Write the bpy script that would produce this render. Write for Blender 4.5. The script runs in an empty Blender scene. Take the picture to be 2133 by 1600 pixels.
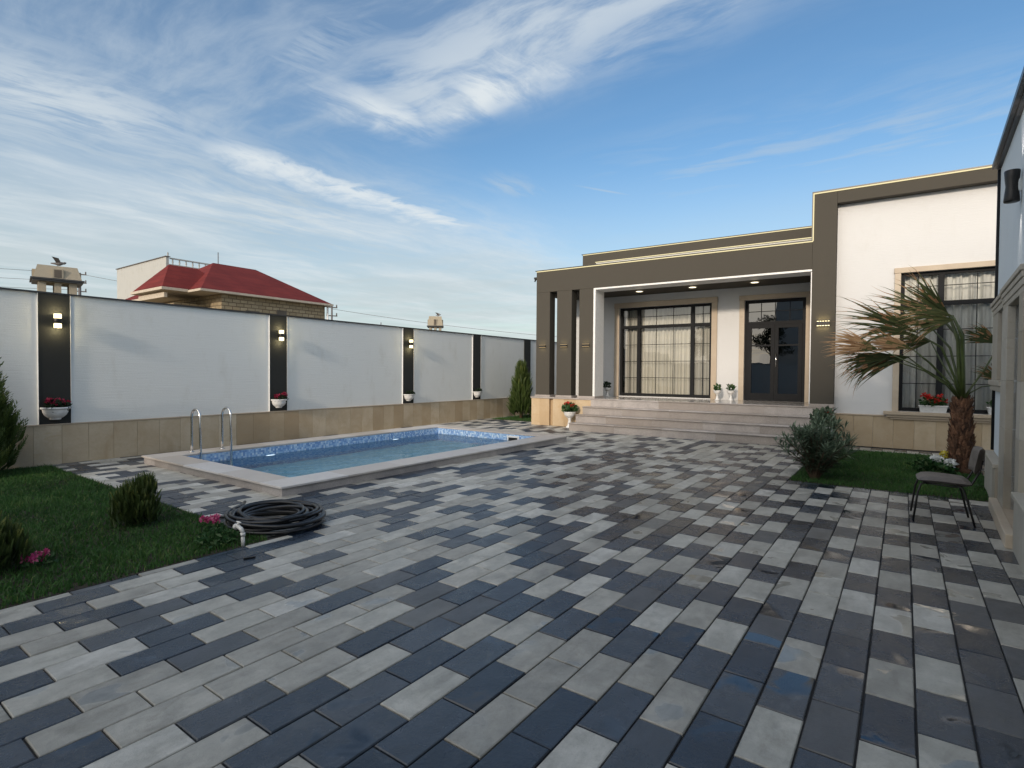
import bpy, math, random
import numpy as np
from mathutils import Vector, Matrix
random.seed(7); rng = np.random.default_rng(7)
S = bpy.context.scene
C = S.collection
PI = math.pi
sin, cos, rad = math.sin, math.cos, math.radians

# ------------------------------------------------------------------ helpers
def tag(o, label=None, cat=None, group=None, kind=None):
    if label: o['label'] = label
    if cat: o['category'] = cat
    if group: o['group'] = group
    if kind: o['kind'] = kind
    return o

def thing(name, label, cat, loc=(0, 0, 0), rz=0.0, group=None):
    o = bpy.data.objects.new(name, None); C.objects.link(o)
    o.location = loc; o.rotation_euler = (0, 0, rz); o.empty_display_size = .2
    return tag(o, label, cat, group)

class MB:
    def __init__(s): s.v = []; s.f = []; s.t = []; s.m = []; s.sm = []
    def add(s, vs, fs, tone=0.5, mat=0, smooth=False):
        b = len(s.v); s.v.extend([tuple(map(float, p)) for p in vs])
        for f in fs:
            s.f.append(tuple(i + b for i in f)); s.t.append(tone); s.m.append(mat); s.sm.append(smooth)
        return s
    def box(s, x0, x1, y0, y1, z0, z1, tone=.5, mat=0, bev=0):
        if bev <= 0:
            vs = [(x0,y0,z0),(x1,y0,z0),(x1,y1,z0),(x0,y1,z0),(x0,y0,z1),(x1,y0,z1),(x1,y1,z1),(x0,y1,z1)]
            fs = [(0,3,2,1),(4,5,6,7),(0,1,5,4),(1,2,6,5),(2,3,7,6),(3,0,4,7)]
            return s.add(vs, fs, tone, mat)
        b = bev
        vs = []
        for (z, i) in ((z0, b), (z0 + b, 0), (z1 - b, 0), (z1, b)):
            if i: # inner ring
                vs += [(x0+b,y0+b,z),(x1-b,y0+b,z),(x1-b,y1-b,z),(x0+b,y1-b,z)]
            else:
                vs += [(x0+b,y0,z),(x1-b,y0,z),(x1,y0+b,z),(x1,y1-b,z),(x1-b,y1,z),(x0+b,y1,z),(x0,y1-b,z),(x0,y0+b,z)]
        fs = [(0,3,2,1), (20,21,22,23)]
        A = 4; B = 12
        for k in range(8):
            fs.append((A+k, A+(k+1)%8, B+(k+1)%8, B+k))
        T = 20
        # top bevel: ring B (8) to T(4): T0 near B7/B0, T1 near B1/B2, T2 near B3/B4, T3 near B5/B6
        fs += [(B+0,B+1,T+1,T+0),(B+1,B+2,T+1),(B+2,B+3,T+2,T+1),(B+3,B+4,T+2),(B+4,B+5,T+3,T+2),(B+5,B+6,T+3),(B+6,B+7,T+0,T+3),(B+7,B+0,T+0)]
        fs += [(A+1,A+0,0,1),(A+2,A+1,1),(A+3,A+2,1,2),(A+4,A+3,2),(A+5,A+4,2,3),(A+6,A+5,3),(A+7,A+6,3,0),(A+0,A+7,0)]
        return s.add(vs, fs, tone, mat)
    def tube(s, path, r, n=8, tone=.5, mat=0, cap=True, smooth=True, closed=False):
        P = [Vector(p) for p in path]; N = len(P)
        rs = r if isinstance(r, (list, tuple)) else [r] * N
        vs = []; prev = None
        for i, p in enumerate(P):
            a = P[i-1] if i > 0 else (P[-1] if closed else P[0]); c = P[i+1] if i < N-1 else (P[0] if closed else P[-1])
            d = (c - a)
            d = d.normalized() if d.length > 1e-9 else Vector((0,0,1))
            if prev is None:
                up = Vector((0,0,1)) if abs(d.z) < .9 else Vector((1,0,0))
                x = d.cross(up).normalized()
            else:
                x = (prev - d * prev.dot(d)); x = x.normalized() if x.length > 1e-6 else d.orthogonal().normalized()
            prev = x; y = d.cross(x)
            for k in range(n):
                an = 2*PI*k/n; vs.append(p + (x*cos(an) + y*sin(an))*rs[i])
        fs = []
        for i in range(N - 1 + (1 if closed else 0)):
            j = (i+1) % N
            for k in range(n):
                fs.append((i*n+k, i*n+(k+1)%n, j*n+(k+1)%n, j*n+k))
        if cap and not closed:
            fs.append(tuple(range(n-1, -1, -1))); fs.append(tuple((N-1)*n + k for k in range(n)))
        return s.add(vs, fs, tone, mat, smooth)
    def lathe(s, prof, c=(0,0,0), n=20, tone=.5, mat=0, a0=0, a1=2*PI, smooth=True, sx=1, sy=1):
        full = abs(a1 - a0 - 2*PI) < 1e-6; m = n if full else n + 1
        vs = []
        for (r, z) in prof:
            for k in range(m):
                a = a0 + (a1-a0)*k/n; vs.append((c[0]+r*cos(a)*sx, c[1]+r*sin(a)*sy, c[2]+z))
        fs = []
        for i in range(len(prof)-1):
            for k in range(n):
                k2 = (k+1) % m
                fs.append((i*m+k, i*m+k2, (i+1)*m+k2, (i+1)*m+k))
        return s.add(vs, fs, tone, mat, smooth)
    def build(s, name, mats, parent=None, attr=True):
        me = bpy.data.meshes.new(name); me.from_pydata(s.v, [], s.f)
        if not isinstance(mats, (list, tuple)): mats = [mats]
        for m in mats: me.materials.append(m)
        me.polygons.foreach_set('material_index', s.m)
        me.polygons.foreach_set('use_smooth', s.sm)
        if attr:
            a = me.attributes.new('tone', 'FLOAT', 'FACE'); a.data.foreach_set('value', [float(t) for t in s.t])
        me.update(); me.validate()
        o = bpy.data.objects.new(name, me); C.objects.link(o)
        if parent: o.parent = parent
        return o

def quads(name, V, mats, parent=None, tone=None, k=4, midx=None):
    """V: (n,k,3) numpy array of faces"""
    V = np.asarray(V, dtype=np.float32); n = V.shape[0]
    me = bpy.data.meshes.new(name)
    me.vertices.add(n*k); me.vertices.foreach_set('co', V.reshape(-1))
    me.loops.add(n*k); me.loops.foreach_set('vertex_index', np.arange(n*k, dtype=np.int32))
    me.polygons.add(n); me.polygons.foreach_set('loop_start', np.arange(0, n*k, k, dtype=np.int32))
    me.polygons.foreach_set('loop_total', np.full(n, k, dtype=np.int32))
    if not isinstance(mats, (list, tuple)): mats = [mats]
    for m in mats: me.materials.append(m)
    if midx is not None: me.polygons.foreach_set('material_index', np.asarray(midx, dtype=np.int32))
    a = me.attributes.new('tone', 'FLOAT', 'FACE')
    a.data.foreach_set('value', np.asarray(tone if tone is not None else rng.random(n), dtype=np.float32))
    me.update(calc_edges=True); me.validate()
    o = bpy.data.objects.new(name, me); C.objects.link(o)
    if parent: o.parent = parent
    return o

def copy_tree(o, parent=None):
    c = o.copy(); C.objects.link(c)
    c.parent = parent
    for ch in [x for x in KIDS if x.parent == o]:
        copy_tree(ch, c)
    return c
class _K:
    def __iter__(s): return iter(list(bpy.data.objects))
KIDS = _K()

# ------------------------------------------------------------------ materials
def mat(name):
    m = bpy.data.materials.new(name); m.use_nodes = True
    nt = m.node_tree; nt.nodes.clear()
    return m, nt
class NT:
    def __init__(s, nt): s.nt = nt
    def n(s, t, **kw):
        nd = s.nt.nodes.new(t)
        for k, v in kw.items():
            if k.startswith('_'): setattr(nd, k[1:], v)
            else:
                key = k.replace('__', ' ')
                key = int(key[1:]) if key[0] == 'i' and key[1:].isdigit() else key
                sock = nd.inputs[key]
                if isinstance(v, bpy.types.NodeSocket): s.nt.links.new(v, sock)
                else: sock.default_value = v
        return nd
    def math(s, op, a, b=0.0, c=0.0, clamp=False):
        nd = s.nt.nodes.new('ShaderNodeMath'); nd.operation = op; nd.use_clamp = clamp
        for i, v in enumerate((a, b, c)):
            if isinstance(v, bpy.types.NodeSocket): s.nt.links.new(v, nd.inputs[i])
            else: nd.inputs[i].default_value = v
        return nd.outputs[0]
    def mix(s, f, a, b, mode='MIX'):
        nd = s.nt.nodes.new('ShaderNodeMix'); nd.data_type = 'RGBA'; nd.blend_type = mode
        for key, v in ((0, f), (6, a), (7, b)):
            if isinstance(v, bpy.types.NodeSocket): s.nt.links.new(v, nd.inputs[key])
            else: nd.inputs[key].default_value = v if key == 0 else (tuple(v) + (1,) if len(v) == 3 else v)
        return nd.outputs[2]
    def ramp(s, f, stops, interp='LINEAR'):
        nd = s.nt.nodes.new('ShaderNodeValToRGB'); nd.color_ramp.interpolation = interp
        e = nd.color_ramp.elements
        while len(e) > 1: e.remove(e[-1])
        for i, (p, c) in enumerate(stops):
            if not isinstance(c, (tuple, list)): c = (c, c, c)
            if i == 0: e[0].position = p; e[0].color = tuple(c) + (1,)
            else: x = e.new(p); x.color = tuple(c) + (1,)
        s.nt.links.new(f, nd.inputs[0]); return nd.outputs[0]
    def noise(s, vec, scale, detail=4, rough=.55, dist=0.0):
        nd = s.n('ShaderNodeTexNoise', Scale=scale, Detail=detail, Roughness=rough, Distortion=dist)
        if vec is not None: s.nt.links.new(vec, nd.inputs['Vector'])
        return nd.outputs[0]
    def mapr(s, v, a, b, c=0.0, d=1.0, smooth=True):
        nd = s.nt.nodes.new('ShaderNodeMapRange'); nd.interpolation_type = 'SMOOTHSTEP' if smooth else 'LINEAR'
        s.nt.links.new(v, nd.inputs[0])
        for i, x in enumerate((a, b, c, d)): nd.inputs[1+i].default_value = x
        return nd.outputs[0]
    def pos(s): return s.nt.nodes.new('ShaderNodeNewGeometry').outputs['Position']
    def obj(s): return s.nt.nodes.new('ShaderNodeTexCoord').outputs['Object']
    def scalev(s, v, sc):
        nd = s.n('ShaderNodeMapping'); nd.inputs['Scale'].default_value = sc; s.nt.links.new(v, nd.inputs[0]); return nd.outputs[0]
    def tone(s):
        nd = s.nt.nodes.new('ShaderNodeAttribute'); nd.attribute_name = 'tone'; return nd.outputs['Fac']
    def bump(s, h, dist=.01, strength=1.0, normal=None):
        nd = s.n('ShaderNodeBump', Strength=strength, Distance=dist); s.nt.links.new(h, nd.inputs['Height'])
        if normal is not None: s.nt.links.new(normal, nd.inputs['Normal'])
        return nd.outputs[0]
    def out(s, sh, vol=None):
        o = s.nt.nodes.new('ShaderNodeOutputMaterial'); s.nt.links.new(sh, o.inputs[0]); return o
    def pbr(s, col, rough=.6, normal=None, metal=0.0, spec=.5, extra=None):
        nd = s.nt.nodes.new('ShaderNodeBsdfPrincipled')
        for key, v in (('Base Color', col), ('Roughness', rough), ('Metallic', metal), ('Specular IOR Level', spec)):
            if isinstance(v, bpy.types.NodeSocket): s.nt.links.new(v, nd.inputs[key])
            else: nd.inputs[key].default_value = (tuple(v) + (1,)) if isinstance(v, (tuple, list)) and len(v) == 3 else v
        if normal is not None: s.nt.links.new(normal, nd.inputs['Normal'])
        if extra:
            for k, v in extra.items(): nd.inputs[k].default_value = v
        return nd.outputs[0]

def simple(name, col, rough=.6, metal=0.0, var=.15, scale=8.0, bump=0.0, bscale=60.0, tonev=0.0, spec=.5):
    m, nt = mat(name); N = NT(nt)
    v = N.obj()
    n = N.noise(v, scale, 5)
    f = N.mapr(n, .3, .7, 1-var, 1+var*.6, False)
    if tonev: f = N.math('MULTIPLY', f, N.math('MULTIPLY_ADD', N.tone(), tonev*2, 1-tonev))
    c = N.mix(1.0, col, (1, 1, 1), 'MULTIPLY')
    vm = nt.nodes.new('ShaderNodeVectorMath'); vm.operation = 'SCALE'; vm.inputs[0].default_value = col
    nt.links.new(f, vm.inputs['Scale'])
    nrm = N.bump(N.noise(v, bscale, 4), bump) if bump else None
    N.out(N.pbr(vm.outputs[0], rough, nrm, metal, spec)); return m

def plaster(name, col, stroke=(6, 6, 90), bump=.004, dirt=(.75, .72, .66), dirt_amt=.18, grain=120):
    m, nt = mat(name); N = NT(nt); v = N.obj()
    st = N.noise(N.scalev(v, stroke), 1.0, 5, .6)
    fine = N.noise(v, grain, 3)
    big = N.noise(v, .7, 4, .6)
    blot = N.noise(N.scalev(v, (1.2, 1.2, .5)), 2.2, 5, .65)
    c = N.mix(N.mapr(big, .35, .7, 0, .12), col, tuple(x*.9 for x in col))
    c = N.mix(N.mapr(blot, .52, .75, 0, dirt_amt), c, tuple(a*b for a, b in zip(col, dirt)))
    c = N.mix(N.mapr(st, .45, .75, 0, .10), c, tuple(x*.8 for x in col))
    h = N.math('ADD', st, N.math('MULTIPLY', fine, .5))
    N.out(N.pbr(c, .85, N.bump(h, bump), spec=.25)); return m

def stone(name, a, b, stain=(.30, .17, .06), stain_amt=.5, rough=.55, veins=True, spots=False, glow=0):
    m, nt = mat(name); N = NT(nt); v = N.obj(); t = N.tone()
    # shift the pattern per slab
    cb = N.n('ShaderNodeCombineXYZ', X=N.math('MULTIPLY', t, 37.0), Y=N.math('MULTIPLY', t, 91.0), Z=N.math('MULTIPLY', t, 53.0)).outputs[0]
    va = nt.nodes.new('ShaderNodeVectorMath'); va.operation = 'ADD'; nt.links.new(v, va.inputs[0]); nt.links.new(cb, va.inputs[1])
    p = va.outputs[0]
    n1 = N.noise(p, 2.5, 6, .6, .6); n2 = N.noise(p, 28, 4, .6)
    c = N.mix(N.mapr(n1, .3, .7), a, b)
    c = N.mix(N.math('MULTIPLY', N.mapr(t, 0, 1, 0, .75, False), 1.0), c, tuple(x*y for x, y in zip(a, (.70, .62, .52))))
    if veins:
        w = N.noise(N.scalev(p, (2, 2, 7)), 1.5, 6, .7, 1.2)
        c = N.mix(N.mapr(w, .56, .74, 0, .45), c, tuple(x*y for x, y in zip(a, (.86, .72, .55))))
    if spots:
        sp = N.noise(p, 140, 2, .7)
        c = N.mix(N.mapr(sp, .54, .62, 0, .55), c, tuple(x*.45 for x in a))
        c = N.mix(N.mapr(sp, .33, .42, .45, 0), c, tuple(min(1, x*1.5) for x in b))
    c = N.mix(N.mapr(n2, .4, .75, 0, .2), c, tuple(x*.7 for x in a))
    if stain_amt:
        s1 = N.noise(N.scalev(p, (1, 1, .35)), 1.3, 4, .6)
        c = N.mix(N.mapr(s1, .60, .78, 0, stain_amt), c, stain)
    N.out(N.pbr(c, rough, N.bump(n2, .002), spec=.4)); return m

def emis(name, col, st):
    m, nt = mat(name); N = NT(nt)
    e = N.n('ShaderNodeEmission', Strength=st); e.inputs[0].default_value = tuple(col) + (1,)
    N.out(e.outputs[0]); return m

M = {}
M['white'] = plaster('white_plaster', (.64, .648, .655), bump=.004)
M['fence_white'] = plaster('fence_plaster', (.72, .745, .735), stroke=(2, 2.5, 55), bump=.006, dirt_amt=.32)
M['olive'] = plaster('olive_plaster', (.071, .065, .054), stroke=(20, 20, 20), bump=.002, dirt=(1.25, 1.2, 1.1), dirt_amt=.25)
M['pilaster'] = plaster('charcoal_plaster', (.030, .032, .031), stroke=(20, 20, 20), bump=.003, dirt=(1.6, 1.5, 1.4), dirt_amt=.3)
M['annex_white'] = plaster('annex_plaster', (.64, .70, .74), bump=.003)
M['slab'] = stone('limestone_slab', (.50, .41, .285), (.62, .54, .41), stain_amt=.65)
M['warm_slab'] = stone('ochre_limestone_slab', (.54, .41, .26), (.60, .49, .34), stain_amt=.55, stain=(.42, .24, .08))
M['trim'] = stone('carved_limestone', (.50, .42, .33), (.56, .49, .39), stain_amt=.15, veins=False)
M['annex_trim'] = stone('grey_limestone', (.40, .38, .33), (.48, .46, .41), stain_amt=.12, veins=True)
M['granite'] = stone('pink_granite', (.38, .355, .345), (.52, .485, .47), stain_amt=.12, veins=False, spots=True, rough=.35)
M['marble'] = stone('porch_marble', (.40, .38, .36), (.54, .50, .47), stain_amt=.0, spots=True, rough=.12)
M['coping'] = stone('pale_coping_stone', (.62, .60, .59), (.70, .68, .67), stain_amt=.12, veins=False, stain=(.4, .38, .35), rough=.4)
M['frame'] = simple('anthracite_frame', (.016, .017, .019), .6, 0, .1, 5, spec=.12)
M['cap'] = simple('dark_capping_metal', (.06, .06, .062), .4, .6, .1)
M['chrome'] = simple('polished_steel', (.75, .74, .72), .16, 1.0, .06, 12)
M['whitepaint'] = simple('white_cast_plaster', (.78, .78, .77), .45, 0, .08, 20, .001, 80)
M['pvc'] = simple('white_pvc', (.70, .69, .66), .35, 0, .2, 30)
M['hose'] = simple('black_rubber', (.012, .013, .016), .33, 0, .5, 25)
M['blackmetal'] = simple('black_metal', (.018, .017, .017), .4, .3, .2)
M['fabric'] = simple('grey_brown_leatherette', (.135, .118, .105), .5, 0, .2, 14, .002, 260)
M['soil'] = simple('dark_soil', (.035, .028, .018), .95, 0, .4, 9, .02, 30)
M['curtain'] = simple('cream_curtain', (.60, .585, .535), .85, 0, .06, 3)
M['sheer'] = simple('sheer_grey_curtain', (.50, .49, .46), .85, 0, .06, 3)
M['wing_curtain'] = simple('bright_net_curtain', (.84, .84, .82), .85, 0, .06, 3)
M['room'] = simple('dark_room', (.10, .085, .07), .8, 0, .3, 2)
M['gold'] = simple('brass', (.6, .45, .2), .3, 1.0)
M['led'] = emis('warm_led', (1.0, .86, .50), .85)
M['lampglass'] = emis('lit_lamp_glass', (1.0, .84, .46), 2.6)
M['spot'] = emis('lit_downlight', (1.0, .87, .60), 3.0)
M['dimslot'] = emis('dim_lamp_slot', (1.0, .72, .36), .5)
M['poollight'] = emis('pool_lamp_glow', (.80, .93, 1.0), 1.6)
M['redroof'] = None

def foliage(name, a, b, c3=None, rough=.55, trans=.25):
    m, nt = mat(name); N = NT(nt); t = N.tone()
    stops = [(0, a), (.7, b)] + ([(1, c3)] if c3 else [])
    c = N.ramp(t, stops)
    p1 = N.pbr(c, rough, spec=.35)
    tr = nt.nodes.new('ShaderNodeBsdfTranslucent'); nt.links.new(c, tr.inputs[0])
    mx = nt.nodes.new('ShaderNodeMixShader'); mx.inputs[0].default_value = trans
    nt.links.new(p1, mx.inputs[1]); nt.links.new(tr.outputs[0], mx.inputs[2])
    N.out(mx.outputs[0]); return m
M['grass'] = foliage('grass_blade', (.022, .064, .014), (.055, .145, .032), (.15, .20, .06))
M['conifer'] = foliage('thuja_foliage', (.026, .058, .016), (.105, .155, .040), (.36, .35, .10))
M['brownconifer'] = foliage('browning_thuja', (.018, .038, .011), (.075, .115, .028), (.26, .26, .065))
M['oleander'] = foliage('oleander_leaf', (.060, .095, .060), (.14, .19, .12), (.28, .34, .25))
M['leaf'] = foliage('broad_leaf', (.018, .060, .018), (.045, .12, .035), (.14, .20, .09))
M['darkleaf'] = foliage('dark_leaf', (.010, .022, .012), (.022, .045, .02), (.06, .08, .05))
M['red'] = foliage('red_petal', (.40, .012, .010), (.62, .035, .025), (.75, .12, .09))
M['magenta'] = foliage('magenta_petal', (.20, .010, .035), (.36, .020, .065), (.45, .05, .12))
M['pink'] = foliage('pink_petal', (.50, .04, .17), (.66, .12, .30), (.75, .32, .42))
M['whitepetal'] = foliage('white_petal', (.75, .77, .74), (.85, .86, .84), (.88, .88, .86))
M['yellowpetal'] = foliage('yellow_petal', (.60, .50, .05), (.75, .66, .10), (.8, .75, .3))
M['palmgreen'] = foliage('palm_leaf_green', (.026, .042, .014), (.070, .088, .026), (.16, .16, .055), trans=.15)
M['palmdry'] = foliage('palm_leaf_dry', (.17, .085, .035), (.38, .21, .10), (.58, .38, .21), trans=.2)
M['petiole'] = simple('palm_petiole', (.060, .085, .022), .4, 0, .35, 10)
M['stem'] = simple('brown_stem', (.09, .06, .035), .8)
M['trunkfiber'] = simple('palm_trunk_fibre', (.150, .075, .042), .9, 0, .5, 30, .01, 60, tonev=.6)

def brickmat(name, a, b, mortar, scale=1.0, bw=.5, rh=.25, ms=.02, rough=.85):
    m, nt = mat(name); N = NT(nt); v = N.obj()
    sep = nt.nodes.new('ShaderNodeSeparateXYZ'); nt.links.new(v, sep.inputs[0])
    cb = N.n('ShaderNodeCombineXYZ', X=N.math('ADD', sep.outputs[0], sep.outputs[1]), Y=sep.outputs[2]).outputs[0]
    br = N.n('ShaderNodeTexBrick', Scale=scale); br.inputs['Brick Width'].default_value = bw; br.inputs['Row Height'].default_value = rh
    br.inputs['Mortar Size'].default_value = ms; br.inputs['Color1'].default_value = a + (1,); br.inputs['Color2'].default_value = b + (1,); br.inputs['Mortar'].default_value = mortar + (1,)
    nt.links.new(cb, br.inputs['Vector'])
    n = N.noise(v, 1.7, 5); c = N.mix(N.mapr(n, .35, .7, 0, .45), br.outputs[0], tuple(x*.6 for x in a))
    N.out(N.pbr(c, rough, N.bump(N.math('ADD', N.math('MULTIPLY', br.outputs[1], -1.0), N.noise(v, 20, 4)), .02))); return m
M['rubble'] = brickmat('stone_blocks', (.40, .33, .22), (.30, .24, .15), (.15, .11, .07), 1.0, .42, .20, .022)
def rooftile():
    m, nt = mat('red_roof_tiles'); N = NT(nt); v = N.obj()
    sep = nt.nodes.new('ShaderNodeSeparateXYZ'); nt.links.new(v, sep.inputs[0])
    row = N.math('FRACT', N.math('MULTIPLY', sep.outputs[2], 3.6))
    s = N.math('ADD', sep.outputs[0], sep.outputs[1])
    w1 = N.math('ABSOLUTE', N.math('SINE', N.math('MULTIPLY', sep.outputs[1], 13.0)))
    w2 = N.math('ABSOLUTE', N.math('SINE', N.math('MULTIPLY', sep.outputs[0], 13.0)))
    n = N.noise(v, 1.2, 5)
    c = N.mix(N.mapr(n, .3, .7), (.125, .017, .015), (.165, .024, .020))
    c = N.mix(N.mapr(row, .78, 1.0, 0, .6), c, (.09, .014, .012))
    c = N.mix(N.mapr(N.math('MULTIPLY', w1, w2), 0.0, .25, .06, 0), c, (.11, .018, .015))
    N.out(N.pbr(c, .8, N.bump(row, .012), spec=.2)); return m
M['redroof'] = rooftile()
M['render'] = plaster('weathered_render', (.42, .43, .42), stroke=(2, 2, 2), bump=.003, dirt_amt=.4)
M['tower'] = plaster('tower_stone', (.36, .32, .25), stroke=(8, 8, 8), bump=.01, dirt_amt=.4)
M['eave'] = simple('pale_eave_board', (.50, .44, .36), .7)
M['pole'] = simple('weathered_pole', (.13, .12, .12), .8)

def glassmat(name, tint=(.85, .88, .9), ior=1.5, boost=0.0):
    m, nt = mat(name); N = NT(nt)
    fr = N.n('ShaderNodeFresnel', IOR=ior).outputs[0]
    fr = N.math('ADD', fr, boost, clamp=True)
    tr = nt.nodes.new('ShaderNodeBsdfTransparent'); tr.inputs[0].default_value = tint + (1,)
    gl = nt.nodes.new('ShaderNodeBsdfGlossy'); gl.inputs['Roughness'].default_value = .004
    nb = N.bump(N.noise(N.obj(), .9, 2), .012, .35); nt.links.new(nb, gl.inputs['Normal'])
    mx = nt.nodes.new('ShaderNodeMixShader'); nt.links.new(fr, mx.inputs[0]); nt.links.new(tr.outputs[0], mx.inputs[1]); nt.links.new(gl.outputs[0], mx.inputs[2])
    N.out(mx.outputs[0]); return m
M['glass'] = glassmat('window_glass', (.93, .94, .92), 1.5, .05)
M['doorglass'] = glassmat('tinted_door_glass', (.20, .22, .22), 1.55, .10)

def watermat():
    m, nt = mat('pool_water'); N = NT(nt); v = N.pos()
    a = N.noise(N.scalev(v, (1.0, .45, 1)), 2.6, 3, .5, .8)
    b = N.noise(N.scalev(v, (1.0, .6, 1)), 9.0, 2, .5)
    nb = N.bump(N.math('ADD', a, N.math('MULTIPLY', b, .12)), .016, .8)
    fr = N.n('ShaderNodeFresnel', IOR=1.33, Normal=nb).outputs[0]
    fr = N.math('MULTIPLY', fr, .75, clamp=True)
    tr = nt.nodes.new('ShaderNodeBsdfTransparent'); tr.inputs[0].default_value = (.80, .95, .98, 1)
    gl = nt.nodes.new('ShaderNodeBsdfGlossy'); gl.inputs['Roughness'].default_value = .01; nt.links.new(nb, gl.inputs['Normal'])
    rf = nt.nodes.new('ShaderNodeBsdfRefraction'); rf.inputs['IOR'].default_value = 1.33; rf.inputs['Roughness'].default_value = 0.0; rf.inputs['Color'].default_value = (.90, .97, 1.0, 1); nt.links.new(nb, rf.inputs['Normal'])
    nt.nodes.remove(tr)
    mx = nt.nodes.new('ShaderNodeMixShader'); nt.links.new(fr, mx.inputs[0]); nt.links.new(rf.outputs[0], mx.inputs[1]); nt.links.new(gl.outputs[0], mx.inputs[2])
    N.out(mx.outputs[0]); return m
M['water'] = watermat()

def mosaic(name, stops, size=.05, grout=(.50, .60, .72)):
    m, nt = mat(name); N = NT(nt); v = N.pos()
    sep = nt.nodes.new('ShaderNodeSeparateXYZ'); nt.links.new(v, sep.inputs[0])
    fl = [N.math('FLOOR', N.math('DIVIDE', N.math('ADD', sep.outputs[i], .0137), size)) for i in range(3)]
    fc = [N.math('FRACT', N.math('DIVIDE', N.math('ADD', sep.outputs[i], .0137), size)) for i in range(3)]
    cb = N.n('ShaderNodeCombineXYZ', X=fl[0], Y=fl[1], Z=fl[2]).outputs[0]
    wn = nt.nodes.new('ShaderNodeTexWhiteNoise'); nt.links.new(cb, wn.inputs[0])
    c = N.ramp(wn.outputs[0], stops, 'CONSTANT')
    N.out(N.pbr(c, .2)); return m
M['mosaic'] = mosaic('blue_mosaic', [(0, (.19, .33, .62)), (.25, (.26, .42, .70)), (.5, (.34, .52, .76)), (.72, (.44, .60, .80)), (.88, (.58, .71, .84))], .034)
M['floortile'] = mosaic('turquoise_tile', [(0, (.30, .68, .88)), (.4, (.36, .74, .92)), (.7, (.42, .79, .94))], .06)

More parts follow.
